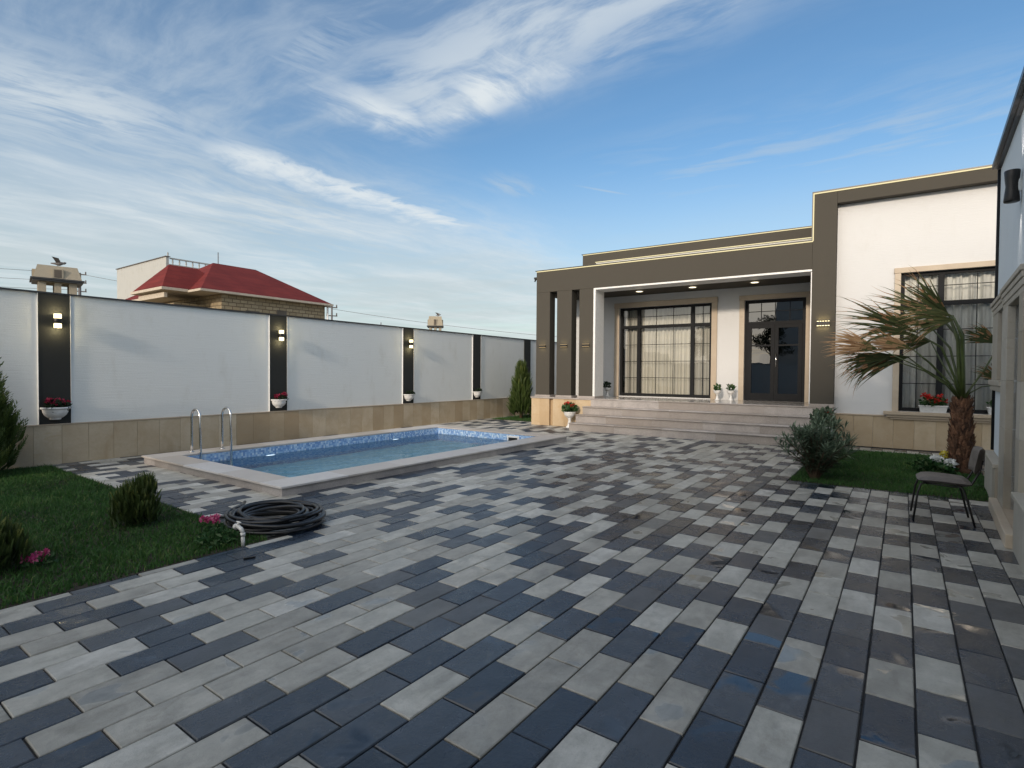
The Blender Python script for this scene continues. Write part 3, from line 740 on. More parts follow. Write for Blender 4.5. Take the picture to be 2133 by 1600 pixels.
b = MB(); b.tube([(6.315, v-.055, 1.75), (6.315, v-.055, 2.10)], .012, 10); b.tube([(6.315, v-.012, 1.80), (6.315, v-.055, 1.80)], .008, 8); b.tube([(6.315, v-.012, 2.05), (6.315, v-.055, 2.05)], .008, 8)
b.build('door_handle', M['chrome'], dr)
# rooms behind the glass
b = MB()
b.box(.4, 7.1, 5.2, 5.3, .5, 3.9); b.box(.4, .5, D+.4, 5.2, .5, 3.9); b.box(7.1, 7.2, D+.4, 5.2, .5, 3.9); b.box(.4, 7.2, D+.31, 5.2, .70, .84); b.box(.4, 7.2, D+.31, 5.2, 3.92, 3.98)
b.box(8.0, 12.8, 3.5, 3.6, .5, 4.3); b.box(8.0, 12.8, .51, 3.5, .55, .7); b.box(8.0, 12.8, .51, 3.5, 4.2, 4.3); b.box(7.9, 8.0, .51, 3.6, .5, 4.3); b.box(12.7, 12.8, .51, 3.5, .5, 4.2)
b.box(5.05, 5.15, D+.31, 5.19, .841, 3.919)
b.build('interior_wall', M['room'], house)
# curtains: top-level things
def curtain(u0, u1, v, z0, z1, m_, label, fold=.035, nf=9.0, seedph=0):
    n = int((u1-u0)*70); b = MB(); vs = []
    for i in range(n+1):
        u = u0 + (u1-u0)*i/n; ph = u*nf*2*PI + seedph + sin(u*7)*.8
        for k, z in enumerate((z0, z0+(z1-z0)*.5, z1)):
            vs.append((u, v + fold*1.7*sin(ph)*(1.1-.2*k) + fold*.7*sin(ph*2.3+k*.3), z))
    fs = [(i*3+k, (i+1)*3+k, (i+1)*3+k+1, i*3+k+1) for i in range(n) for k in range(2)]
    b.add(vs, fs, .5, 0, True); o = b.build('curtain', m_); o.location = HO; o.rotation_euler = (0, 0, TH)
    return tag(o, label, 'curtain', 'curtains behind the glass')
curtain(2.02, 2.50, D+.24, .86, 3.50, M['sheer'], 'grey sheer curtain behind the narrow left light of the porch window')
curtain(2.55, 4.10, D+.30, .86, 3.50, M['curtain'], 'cream pleated curtain behind the broad middle light of the porch window')
curtain(4.15, 4.62, D+.24, .86, 3.50, M['sheer'], 'grey sheer curtain behind the narrow right light of the porch window', seedph=2)
curtain(8.98, 9.56, .42, .72, 3.7, M['wing_curtain'], 'grey curtain behind the left light of the window beside the palm', nf=7)
curtain(9.62, 11.2, .45, .72, 3.7, M['wing_curtain'], 'pale wide curtain behind the broad light of the window beside the palm', nf=5, seedph=1)

# LED edge lines and metal cappings
b = MB(); b.box(.04, 7.262, -.03, .34, 4.5505, 4.568); b.box(7.262, 7.280, -.03, .34, 4.5505, 5.6005); b.box(7.262, UR, -.03, .52, 5.6008, 5.625)
b.box(.62, 7.27, D-.03, D+.33, 5.3155, 5.33); b.build('roof_capping', M['cap'], house)
b = MB(); b.box(.08, 7.29, -.022, -.0005, 4.522, 4.543); b.box(7.2815, 7.302, -.022, -.0005, 4.5435, 5.575); b.box(7.2815, UR, -.022, -.0005, 5.5755, 5.597)
b.build('led_strip', M['led'], house)
b = MB(); b.box(.67, 7.26, D-.018, D-.0005, 5.292, 5.310); b.box(1.09, 7.26, D+.002, D+.018, 5.03, 5.0485); b.build('upper_led_strip', M['led'], house)

# soffit downlights
for i, ((u, v), lb) in enumerate(zip(((2.84, 1.10), (4.34, 1.10), (5.90, 1.10)), ('round lit downlight over the left part of the porch window', 'round lit downlight over the wall between porch window and door', 'round lit downlight in front of the entrance door'))):
    t_ = thing('ceiling_light', lb, 'ceiling light', hpt(u, v, 3.90), TH, 'downlights in the porch ceiling')
    b = MB(); b.lathe([(.090, -.001), (.115, -.001), (.115, -.012), (.095, -.014), (.090, -.008)], (0,0,0), 28); b.build('rim', M['whitepaint'], t_)
    b = MB(); b.lathe([(0, -.0075), (.0895, -.0075)], (0,0,0), 28); b.build('diffuser', M['spot'], t_)
    ld = bpy.data.lights.new('downlight_glow', 'POINT'); ld.energy = .5; ld.color = (1, .82, .55); ld.shadow_soft_size = .07
    lo = bpy.data.objects.new('downlight_glow', ld); C.objects.link(lo); lo.location = hpt(u, v, 3.84)

def slot_lamp(u, z, w, h, label, teeth=5, glow=1.0):
    t_ = thing('facade_lamp', label, 'wall lamp', hpt(u, 0, z), TH, 'flat slot lamps on the porch columns')
    b = MB(); b.box(-w/2, w/2, -.05, .001, -h/2, h/2, bev=.004); b.build('housing', M['blackmetal'], t_)
    for s_ in (-1, 1):
        b = MB(); n = teeth
        for k in range(n):
            x = -w/2 + w*(k+.5)/n; z0, z1_ = (h/2-.001+.0015, h/2+.012) if s_ > 0 else (-h/2-.012, -h/2-.0005)
            b.box(x-w/n*.32, x+w/n*.32, -.040, -.012, z0, z1_)
        b.build('light_slot', M['lampglass' if glow > 1 else 'dimslot'], t_)
        ld = bpy.data.lights.new('slot_glow', 'AREA'); ld.shape = 'RECTANGLE'; ld.size = w*.9; ld.size_y = .02; ld.energy = .10*glow; ld.color = (1, .78, .34); ld.spread = rad(120)
        lo = bpy.data.objects.new('slot_glow', ld); C.objects.link(lo); lo.location = hpt(u, -.035, z + s_*(h/2+.016)); lo.rotation_euler = (PI if s_ > 0 else 0, 0, TH)
slot_lamp(.30, 2.33, .22, .055, 'slim slot lamp on the outer left porch column')
slot_lamp(1.01, 2.33, .22, .055, 'slim slot lamp on the middle porch column')
slot_lamp(1.71, 2.33, .22, .055, 'slim slot lamp on the porch column beside the white lining')
slot_lamp(7.52, 2.69, .26, .085, 'wide slot lamp with five beams on the tall corner column', 5, 3.0)
b = MB(); b.box(-.06, .065, -.09, .04, -.03, .03, bev=.004); b.tube([(-.03, -.03, -.03), (-.05, -.06, -.09)], .022, 10)
o = b.build('security_camera', M['blackmetal']); o.location = hpt(.02, .12, 4.36); o.rotation_euler = (0, 0, TH); tag(o, 'tiny dark security camera at the upper left corner of the porch', 'camera')

# ------------------------------------------------------------------ annex at the right (local: x = toward the viewer, y = into the annex(+))
AD = Vector((.786-.937, 5.74-10.0)).normalized(); AA = math.atan2(AD.y, AD.x)
annex = thing('annex', 'pale blue-white outbuilding at the right edge with limestone trimmed openings', 'outbuilding', (.937, 10.0, 0), AA)
am = Matrix.Translation((.937, 10.0, 0)) @ Matrix.Rotation(AA, 4, 'Z')
# local y>0 : check direction -> must point +X world
flip = 1 if (Matrix.Rotation(AA, 4, 'Z') @ Vector((0, 1, 0))).x > 0 else -1
def ab(b, s0, s1, o0, o1, z0, z1, **k): 
    y0, y1 = sorted((flip*o0, flip*o1)); b.box(s0, s1, y0, y1, z0, z1, **k)
b = MB()
ab(b, 0, 2.18, .09, .5, 0, 1.37); ab(b, 0, .75, .09, .5, 1.371, 2.34); ab(b, 1.42, 2.18, .09, .5, 1.371, 2.34); ab(b, 0, 14, .09, .5, 2.341, 4.38); ab(b, 3.18, 14, .09, .5, 0, 2.34)
ab(b, 0, .3, .501, 8, 0, 4.38); ab(b, .3, 14, 7.8, 8, 0, 4.38)
WALL_B = b
b.v = [(x, y, z - .045*x if z > 4.3 else z) for x, y, z in b.v]
WALL_B.build('wall', M['annex_white'], annex)
b = MB(); ab(b, -.05, 14, .045, 8.1, 4.385, 4.41); ab(b, -.08, 14, .0, 8.1, 4.4105, 4.47); b.v = [(x, y, z - .045*x) for x, y, z in b.v]; b.build('eave', M['cap'], annex)
for (g0, segs) in ((0, ((0, .60), (.602, 1.20), (1.202, 1.55))), (1, ((3.46, 4.1), (4.102, 4.75), (4.752, 5.4), (5.402, 6.0)))):
    b = MB()
    for a, c in segs: ab(b, a, c, 0, .0895, 0, .47, tone=rng.random(), bev=.002)
    b.build('plinth', M['annex_trim'], annex)
    b = MB(); ab(b, segs[0][0]-.015, segs[-1][1], -.02, .0893, .4705, .52, bev=.006); b.build('plinth_ledge', M['annex_trim'], annex)
b = MB()   # window surround and sill
ab(b, .02, .75, .045, .0892, 1.50, 2.36, bev=.004); ab(b, 1.42, 1.56, .045, .0892, 1.50, 2.36, bev=.004)
ab(b, .02, 1.56, .040, .0891, 2.3605, 2.43, bev=.005); ab(b, .005, 1.57, .030, .0890, 2.4305, 2.485, bev=.005); ab(b, -.005, 1.58, .015, .0889, 2.4855, 2.54, bev=.006)
ab(b, .0, 1.56, .012, .0889, 1.43, 1.4995, bev=.006); ab(b, .03, 1.54, .035, .0888, 1.36, 1.4295, bev=.006)
b.build('window_surround', M['annex_trim'], annex)
b = MB()
for k, (z0, z1_) in enumerate(((.0, .48), (.4815, .98), (.9815, 1.5), (1.5015, 1.95), (1.9515, 2.30))):
    ab(b, 1.60, 2.18, .025, .40, z0, z1_, tone=rng.random(), bev=.003); ab(b, 3.18, 3.45, .025, .40, z0, z1_, tone=rng.random(), bev=.003)
ab(b, 1.60, 3.45, .030, .40, 2.302, 2.36, bev=.005); ab(b, 1.60, 3.46, .022, .0887, 2.3605, 2.43, bev=.005); ab(b, 1.595, 3.47, .012, .0886, 2.4305, 2.485, bev=.005); ab(b, 1.59, 3.48, -.002, .0885, 2.4855, 2.54, bev=.006)
b.build('door_surround', M['annex_trim'], annex)
b = MB(); ab(b, 1.56, 3.44, -.05, .0245, 0, .13, tone=.2, bev=.005); ab(b, 2.181, 3.179, .0246, .40, 0, .128); b.build('threshold', M['trim'], annex)
b = MB(); ab(b, .75, 1.42, .22, .28, 1.5, 2.34); w = b.build('window', M['frame'], annex)
b = MB(); ab(b, .81, 1.36, .210, .2195, 1.56, 2.28); b.build('pane', simple('annex_dark_glass', (.03, .035, .04), .05, 0, .1), w)
b = MB(); ab(b, 2.18, 3.18, .36, .42, .13, 2.30); w = b.build('door', simple('annex_door_paint', (.10, .09, .075), .4), annex)
# annex lamp: black hour-glass shell
al = thing('wall_lamp', 'black hourglass wall lamp high on the annex at the right edge', 'wall lamp', tuple(am @ Vector((2.42, flip*.09, 3.50))), AA)
b = MB(); prof = [(.0, -.16), (.062, -.16), (.066, -.15), (.060, -.08), (.052, 0), (.060, .08), (.066, .15), (.062, .16), (0, .16)]
b.lathe(prof, (0, -flip*.075, 0), 24); b.build('shell', M['blackmetal'], al)
b = MB(); b.box(-.03, .03, min(0, -flip*.03), max(0, -flip*.03)+.002, -.06, .06); b.build('bracket', M['chrome'], al)
for s_ in (-1, 1):
    ld = bpy.data.lights.new('annex_glow', 'SPOT'); ld.energy = 8; ld.color = (1, .85, .75); ld.spot_size = rad(50); ld.spot_blend = .6; ld.shadow_soft_size = .02
    lo = bpy.data.objects.new('annex_glow', ld); C.objects.link(lo); lo.location = tuple(am @ Vector((2.42, -flip*-.03, 3.50 + s_*.17))); lo.rotation_euler = (PI if s_ > 0 else 0, 0, 0)
b = MB(); b.tube([(-.03, flip*.085, .53), (-.03, flip*.085, 4.38)], .028, 10); b.build('downpipe', M['frame'], annex)

# ------------------------------------------------------------------ chair
def make_chair():
    t_ = thing('chair', 'grey-brown upholstered chair with thin black legs standing on the pavers by the annex', 'chair', (.36, 7.50, 0), rad(-88))
    # local: faces -y -> rotate so it faces -X
    b = MB(); n = 14
    # padded seat : rounded slab grid
    def pad(b, w, d, th, f, m=10):
        vs = []; 
        for s_ in (1, -1):
            for i in range(m+1):
                for j in range(m+1):
                    x = -1+2*i/m; y = -1+2*j/m
                    k = (1-abs(x)**5)*(1-abs(y)**5); e = max(k, 0)**.35
                    sx = 1-.06*(abs(y)**4); sy = 1-.06*(abs(x)**4)
                    vs.append(f(x*w/2*sx, y*d/2*sy, s_*th/2*e))
        q = (m+1)**2; fs = []
        for i in range(m):
            for j in range(m):
                a = i*(m+1)+j; fs.append((a, a+m+1, a+m+2, a+1)); fs.append((q+a, q+a+1, q+a+m+2, q+a+m+1))
        b.add(vs, fs, .5, 0, True)
    pad(b, .47, .46, .075, lambda x, y, z: (x, y, z + .445 - .05*(y+.1)+.02*(y/.23)**2*(1 if y < 0 else 0)*-1)); b.build('seat', M['fabric'], t_)
    b = MB(); pad(b, .44, .27, .06, lambda x, y, z: (x, .25 + y*.16 + z + .05*(1-(x/.22)**2), .665 + y)); b.build('backrest', M['fabric'], t_)
    for sx in (-1, 1):
        b = MB(); b.tube([(sx*.19, -.16, .405), (sx*.20, -.20, .39), (sx*.215, -.225, .30), (sx*.235, -.26, 0)], .0105, 8); b.build('leg', M['blackmetal'], t_)
        b = MB(); b.tube([(sx*.19, .10, .405), (sx*.20, .15, .38), (sx*.22, .19, .25), (sx*.245, .25, 0)], .0105, 8); b.build('leg', M['blackmetal'], t_)
        b = MB(); b.tube([(sx*.17, -.16, .400), (sx*.17, .10, .385), (sx*.17, .22, .42), (sx*.16, .285, .56), (sx*.15, .31, .68)], .0095, 8); b.build('side_rail', M['blackmetal'], t_)
    for yy, zz_ in ((-.15, .402), (.09, .392)):
        b = MB(); b.tube([(-.19, yy, zz_), (.19, yy, zz_)], .0095, 8); b.build('cross_rail', M['blackmetal'], t_)
    return t_
ch = make_chair()

# ------------------------------------------------------------------ planting
def conifer(name, label, loc, h, r, n, m_, shape='cone', seed=1, spread=.35):
    global rng
    rr = np.random.default_rng(seed)
    t_ = thing(name, label, 'shrub' if h < 1 else 'conifer', loc)
    b = MB(); b.tube([(0, 0, 0), (.01, 0, h*.5), (0, .01, h*.85)], [.03*h+.01, .02*h+.005, .006], 7); b.build('trunk', M['stem'], t_)
    Vs = []; T = []
    # sprays: each is a feathery upright blade of many small scale leaves
    ns = n
    for i in range(ns):
        q = rr.random()**.75
        z = h*(.03 + .90*q)
        prof = (1-q)**.62 if shape == 'cone' else math.sqrt(max(.02, 1-(q*1.02-.32)**2/.55))
        prof = prof*(.85+.3*rr.random())
        a = rr.random()*2*PI; lump = 1 + .22*sin(3*a+z*5) + .12*sin(7*a-z*9)
        rad_ = r*prof*lump*(.45+.55*rr.random()**.4)
        c = np.array([rad_*cos(a), rad_*sin(a), z])
        if shape == 'round':
            lb = i % 5; la = lb*1.2566 + seed; ls = .62 + .10*((lb*7+seed) % 4)
            c = np.array([rad_*.62*cos(a) + r*.42*cos(la), rad_*.62*sin(a) + r*.42*sin(la), z*ls*1.12])
        d = np.array([cos(a)*spread*(1-.6*q), sin(a)*spread*(1-.6*q), 1.0]) + rr.normal(size=3)*.16; d /= np.linalg.norm(d)
        L_ = h*(.10+.10*rr.random()) + .03
        if shape == 'round': L_ = .055 + .065*rr.random()
        k = 12; side = np.cross(d, rr.normal(size=3)); side /= np.linalg.norm(side)
        tt = np.linspace(0, 1, k)
        base = c + d*L_*tt[:, None]
        sg = np.where(np.arange(k) % 2 == 0, 1, -1)[:, None]
        ll = (L_*.42*(1-.7*tt)+.008)[:, None]
        dd = d*1.0 + side*sg*.5
        tip = base + dd*ll
        w = np.cross(dd, side*sg + d*.3 + rr.normal(size=3)*.2); w /= (np.linalg.norm(w, axis=1)[:, None]+1e-9)
        wd = ll*.15
        Vs.append(np.stack([base, base + dd*ll*.5 + w*wd, tip, base + dd*ll*.5 - w*wd], 1))
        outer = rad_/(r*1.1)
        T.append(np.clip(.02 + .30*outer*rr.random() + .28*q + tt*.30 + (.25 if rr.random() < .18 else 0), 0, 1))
    quads('foliage', np.concatenate(Vs), m_, t_, tone=np.concatenate(T))
    return t_
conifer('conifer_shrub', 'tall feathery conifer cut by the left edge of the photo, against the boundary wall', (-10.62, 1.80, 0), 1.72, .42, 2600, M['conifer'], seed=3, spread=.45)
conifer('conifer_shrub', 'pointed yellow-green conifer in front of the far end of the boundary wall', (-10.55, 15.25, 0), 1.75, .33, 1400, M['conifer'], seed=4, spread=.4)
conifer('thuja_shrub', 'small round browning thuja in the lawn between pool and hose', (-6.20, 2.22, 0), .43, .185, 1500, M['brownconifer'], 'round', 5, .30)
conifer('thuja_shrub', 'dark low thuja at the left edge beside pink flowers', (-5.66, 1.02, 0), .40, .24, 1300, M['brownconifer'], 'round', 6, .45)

def oleander(name, label, loc, h, r, stems, seed=1, lean=(0, 0)):
    rr = np.random.default_rng(seed)
    t_ = thing(name, label, 'shrub', loc)
    Vs = []; T = []; b = MB()
    for i in range(stems):
        a = rr.random()*2*PI; out = r*(.15+.85*rr.random()**.7); hh = h*(1.0-.45*(out/r)**1.5)*(.75+.35*rr.random())
        P = [np.array([.05*cos(a), .05*sin(a), 0.]), np.array([out*.35*cos(a), out*.35*sin(a), hh*.5]), np.array([out*.8*cos(a)+lean[0]*.5, out*.8*sin(a)+lean[1]*.5, hh*.85]), np.array([out*cos(a)+lean[0], out*sin(a)+lean[1], hh])]
        b.tube(P, [.008, .006, .004, .002], 5, cap=False)
        nl = 30
        for k in range(nl):
            q = .12 + .88*k/nl; j = min(2, int(q*3)); f = q*3-j
            p = P[j]*(1-f)+P[j+1]*f; dirn = P[j+1]-P[j]; dirn = dirn/np.linalg.norm(dirn)
            az = k*2.4+rr.random(); el = rr.uniform(-.35, .75) if q < .8 else rr.uniform(.2, 1.1)
            d = np.array([cos(az)*cos(el), sin(az)*cos(el), sin(el)]) + dirn*.35; d /= np.linalg.norm(d)
            L_ = .13+.08*rr.random(); w = np.cross(d, [0, 0, 1.]); w /= (np.linalg.norm(w)+1e-9); W = L_*.075
            dr = np.array([0, 0, -.25*L_*rr.random()])
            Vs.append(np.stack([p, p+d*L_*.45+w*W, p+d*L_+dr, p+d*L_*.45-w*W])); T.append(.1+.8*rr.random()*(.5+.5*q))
    b.build('stems', M['stem'], t_)
    quads('foliage', np.array(Vs), M['oleander'], t_, tone=np.array(T))
    return t_
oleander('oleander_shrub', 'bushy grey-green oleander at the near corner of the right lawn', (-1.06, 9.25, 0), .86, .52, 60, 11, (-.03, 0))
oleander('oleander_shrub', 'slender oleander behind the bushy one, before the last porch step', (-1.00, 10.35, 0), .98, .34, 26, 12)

# urns
def urn(loc, label, group, bw, h, fol, flo, frad, fh, nl=260, leafs=.05, nfl=9):
    t_ = thing('urn_planter', label, 'planter', loc, 0, group)
    s_ = bw/2
    b = MB()
    prof = [(0, 0), (s_*.62, 0), (s_*.62, h*.07), (s_*.50, h*.10), (s_*.34, h*.2), (s_*.26, h*.38), (s_*.24, h*.5), (s_*.34, h*.56), (s_*.30, h*.6), (s_*.55, h*.66), (s_*.86, h*.78), (s_*.96, h*.9), (s_*.95, h*.93), (s_*1.04, h*.94), (s_*1.06, h*.99), (s_*1.0, h), (s_*.88, h), (s_*.84, h*.93)]
    b.lathe(prof, (0,0,0), 28); b.build('urn', M['whitepaint'], t_)
    b = MB(); b.lathe([(0, h*.94), (s_*.86, h*.94)], (0,0,0), 20); b.build('soil', M['soil'], t_)
    quads('foliage', leaf_cloud(nl, (0, 0, h+fh*.35), (frad, frad, fh*.5), leafs, up=.5, shell=.2, aspect=.7), M[fol], t_)
    if flo:
        cs = [(rng.uniform(-.6, .6)*frad, rng.uniform(-.6, .6)*frad, h+fh*(.6+.35*rng.random())) for _ in range(nfl)]
        if nfl > 4: quads('flowers', flower_heads(cs, .035, 34, .04), M[flo], t_)
        else:
            for c_ in cs: quads('flower_head', flower_heads([c_], .035, 34, .04), M[flo], t_)
    return t_
urn((-7.62, 13.42, 0), 'white pedestal urn with red geraniums at the left foot of the porch steps', 'white urns of the house', .34, .46, 'leaf', 'red', .20, .26, 420, .075)
urn((-1.32, 12.75, 0), 'white urn with dark plant and a red bloom half hidden behind the oleander', 'white urns of the house', .36, .50, 'oleander', 'red', .22, .40, 400, .10, nfl=2)
for (u, v, lb) in ((1.78, 1.35, 'small white urn on the porch left of the curtained window'), (4.95, 1.42, 'small white urn on the porch just right of the curtained window'), (5.30, 1.42, 'small white urn on the porch just left of the entrance door')):
    urn(hpt(u, v, FZ), lb, 'small urns on the porch floor', .20, .27, 'leaf' if u > 2 else 'darkleaf', None, .09, .20, 90, .07)

def window_box(u, w, label, red):
    t_ = thing('window_box', label, 'window box', hpt(u, .13, .789), TH, 'white boxes on the window sill')
    b = MB(); d0, d1 = .055, .068
    vs = [(-w/2+.02,-d0+.01,0),(w/2-.02,-d0+.01,0),(w/2-.02,d0-.01,0),(-w/2+.02,d0-.01,0),(-w/2,-d1,.13),(w/2,-d1,.13),(w/2,d1,.13),(-w/2,d1,.13)]
    b.add(vs, [(0,3,2,1),(0,1,5,4),(1,2,6,5),(2,3,7,6),(3,0,4,7)]); b.box(-w/2-.012, w/2+.012, -d1-.012, -d1+.008, .13, .15); b.box(-w/2-.012, w/2+.012, d1-.008, d1+.012, .13, .15)
    b.box(-w/2-.012, -w/2+.008, -d1+.0085, d1-.0085, .13, .1499); b.box(w/2-.008, w/2+.012, -d1+.0085, d1-.0085, .13, .1499)
    b.build('trough', M['whitepaint'], t_)
    b = MB(); b.add([(-w/2,-d1,.125),(w/2,-d1,.125),(w/2,d1,.125),(-w/2,d1,.125)], [(0,1,2,3)]); b.build('soil', M['soil'], t_)
    quads('foliage', leaf_cloud(300, (0, 0, .21), (w*.45, .10, .10), .06, up=.4, shell=.2, aspect=.8), M['leaf'], t_)
    cs = [(rng.uniform(-.42, .42)*w, rng.uniform(-.1, .05), .22+.16*rng.random()) for _ in range(red)]
    if red > 4: quads('flowers', flower_heads(cs, .04, 34, .04), M['red'], t_)
    else:
        for c_ in cs: quads('flower_head', flower_heads([c_], .04, 34, .04), M['red'], t_)
window_box(9.50, .46, 'white window box with red geraniums on the sill left of the palm trunk', 9)
window_box(10.60, .50, 'white window box on the sill right of the palm trunk, mostly leaves', 2)

def flower_patch(name, label, loc, r, h, flo, nf, nl=160, fr=.022, leafs=.06, lm='leaf'):
    t_ = thing(name, label, 'flowers', loc)
    quads('foliage', leaf_cloud(nl, (0, 0, h*.4), (r, r, h*.5), leafs, up=.7, shell=.1), M[lm], t_)
    cs = [(rng.uniform(-.8, .8)*r, rng.uniform(-.8, .8)*r, h*(.8+.4*rng.random())) for _ in range(nf)]
    quads('flowers', flower_heads(cs, fr, 30, fr*1.3), M[flo], t_)
    return t_
flower_patch('flower_plant', 'pink daisies in the grass at the left edge beside the dark thuja', (-5.50, 1.30, 0), .10, .08, 'pink', 9, 120, .018, .05)
flower_patch('flower_plant', 'magenta flowers in the lawn left of the hose coil', (-5.23, 2.50, 0), .09, .14, 'pink', 8, 120, .018, .05)
flower_patch('flower_plant', 'leafy low plant with few blooms beside the white standpipe', (-4.95, 2.42, 0), .17, .10, 'leaf', 4, 420, .02, .05)
tw = thing('flower_plant', 'two white flower heads over leaves at the foot of the palm', 'flowers', (.42, 10.95, 0))
quads('foliage', leaf_cloud(420, (0, 0, .09), (.30, .22, .12), .09, up=.4, shell=.1, aspect=.6), M['leaf'], tw)
for c_ in ((.03, 0, .21), (.19, -.02, .17)): quads('flower_head', flower_heads([c_], .066, 120, .05), M['whitepetal'], tw)
ty = thing('flower_plant', 'single yellow bloom beside the palm trunk', 'flowers', (.56, 11.22, 0))
quads('bloom', flower_heads([(0, 0, .26)], .05, 70, .05), M['yellowpetal'], ty)
b = MB(); b.tube([(0, 0, 0), (0, 0, .25)], .005, 6); b.build('stalk', M['stem'], ty)

# ------------------------------------------------------------------ palm, blown to the left by wind
palm = thing('palm_tree', 'fan palm with shaggy brown trunk and fronds blown left, in the right lawn', 'palm', (.76, 11.25, 0))
PX, PY = .76, 11.25
b = MB(); TR = 1.14
prof = []
for i in range(26):
    z = TR*i/25; r = .150 - .060*(z/TR)**.8 + (.022 if i % 2 else 0)
    if i < 3: r += .02
    prof.append((r, z))
b.lathe(prof + [(0.03, TR+.05)], (0, 0, 0), 18, tone=.3)
rr = np.random.default_rng(5)
for i in range(460):       # old leaf bases and fibre
    z = TR*(rr.random()); a = rr.random()*2*PI; r = .148 - .060*(z/TR)**.8
    p = np.array([r*cos(a), r*sin(a), z]); o_ = np.array([cos(a), sin(a), 0]); tg = np.array([-sin(a), cos(a), 0])
    L_ = .07+.06*rr.random(); w = .018+.025*rr.random()
    tip = p + o_*(.035+.04*rr.random()) + np.array([0, 0, L_]) + tg*rr.normal()*.02
    b.add([p - tg*w, p + tg*w, tip + tg*w*.35, tip - tg*w*.35, p + o_*.03 + np.array([0, 0, -.01])], [(0, 1, 2, 3), (0, 4, 1), (4, 2, 1), (0, 3, 4), (3, 2, 4)], rr.random())
b.build('trunk', M['trunkfiber'], palm)

def frond(pet, hub, main, spread, Ls, n, mtl, wind=.5, droop=.3, seed=1, pr=.014, tonebase=.3, drytip=0.0, nrm=(0, -1, 0), split=.5):
    """pet: petiole points (local to palm), fan of n narrow folded segments from hub around direction main"""
    rr = np.random.default_rng(seed)
    b = MB(); b.tube([Vector(p) for p in pet], [pr*1.7] + [pr]*(len(pet)-2) + [pr*.6], 8); o = b.build('petiole', M['petiole'], palm)
    hub = np.array(hub, float); main = np.array(main, float); main /= np.linalg.norm(main)
    nv = np.array(nrm, float); nv = nv - main*nv.dot(main); nv /= np.linalg.norm(nv); side = np.cross(nv, main)
    W = np.array([-1.0, .05, -.02])
    F = []; T = []; MI = []
    for i in range(n):
        q = -1 + 2*(i+.5)/n; a = q*spread + rr.normal()*.02
        d = main*cos(a) + side*sin(a) + nv*rr.normal()*.10
        L_ = Ls*(.72+.36*rr.random())*(1-.22*abs(q)**2); dk = droop*(.5+1.5*rr.random()**2); wv_ = rr.normal(size=3); ph_ = rr.random()*6
        K = 9; pts = [hub.copy()]; dd = d.copy(); st = L_/K
        for k in range(K):
            f = (k+1)/K
            dd = dd + W*wind*st*1.2*(.3+f) + np.array([0, 0, -1.0])*dk*st*(.2+2.4*f*f*f) + rr.normal(size=3)*.06*f + wv_*.10*sin(5*f+ph_)*f
            dd /= np.linalg.norm(dd); pts.append(pts[-1] + dd*st)
        w0 = max(Ls*spread/n*1.15, .013)
        for k in range(K):
            f0, f1 = k/K, (k+1)/K
            wf = lambda f: w0*(min(f/split, 1)*.9+.1)*(1 if f < split else max(.03, (1-f)/(1-split))**1.1)
            p0, p1 = pts[k], pts[k+1]; dirn = p1-p0; dirn /= np.linalg.norm(dirn)
            s_ = np.cross(nv, dirn); s_ /= (np.linalg.norm(s_)+1e-9); lift = nv*.25
            a0, a1 = wf(f0), wf(f1)
            F.append([p0, p1, p1 + (s_+lift)*a1, p0 + (s_+lift)*a0]); F.append([p0, p0 + (-s_+lift)*a0, p1 + (-s_+lift)*a1, p1])
            tn = np.clip(tonebase + .35*rr.random()*(f0+.3) + (.15 if i % 2 else 0), 0, 1)
            T += [tn, min(1, tn+.18)]
            dry = rr.random() < max(drytip, .28)*(f0**1.5*1.9)
            MI += [1 if dry else 0]*2
    fo = quads('leaf', np.array(F), [M['palmgreen'], M['palmdry']], palm, tone=np.array(T), midx=MI)
    fo.parent = palm
    return fo
def Lp(x, z, y=11.1): return (x-PX, y-PY, z)
crown = (0, 0, TR)
# petioles + leaves (positions in metres from the trunk foot)
frond([crown, (-.05, -.05, 1.6), (-.07, -.08, 2.1), Lp(.57, 2.50)], Lp(.57, 2.50), (-.66, -.1, .80), .24, .98, 24, 0, .10, .12, 21, .030, .25, .12)
frond([crown, (-.03, .0, 1.7), (-.08, .03, 2.2), Lp(.48, 2.48, 11.3)], Lp(.48, 2.48, 11.3), (-.82, .1, .52), .22, 1.18, 24, 0, .12, .20, 22, .026, .25, .15)
frond([crown, (-.06, .05, 1.5), (-.16, .1, 2.0), Lp(.36, 2.33, 11.4)], Lp(.36, 2.33, 11.4), (-.90, .0, .42), .15, 1.02, 16, 0, .10, .25, 23, .018, .3, .2)
frond([crown, (-.10, -.1, 1.5), (-.28, -.15, 2.0), Lp(.20, 2.20, 11.0)], Lp(.20, 2.22, 11.0), (-.90, -.1, .50), .15, 1.38, 22, 0, .05, .30, 24, .018, .3, .1)
frond([crown, (-.10, -.1, 1.5), (-.28, -.15, 2.0), Lp(.20, 2.20, 11.0)], Lp(.16, 2.20, 11.0), (-.90, -.1, .30), .16, 1.25, 22, 0, .10, 1.5, 44, .010, .3, .2)
frond([crown, (.0, -.08, 1.6), (-.03, -.15, 2.15), Lp(.62, 2.45, 10.95)], Lp(.62, 2.42, 10.95), (-.95, -.15, -.02), .50, .78, 40, 0, .2, 1.0, 25, .024, .5, .12)
frond([crown, (.0, -.02, 1.7), (-.02, -.05, 2.2), Lp(.60, 2.50, 11.05)], Lp(.60, 2.50, 11.05), (-.9, .1, .24), .35, .80, 28, 0, .15, .5, 33, .028, .5, .20)
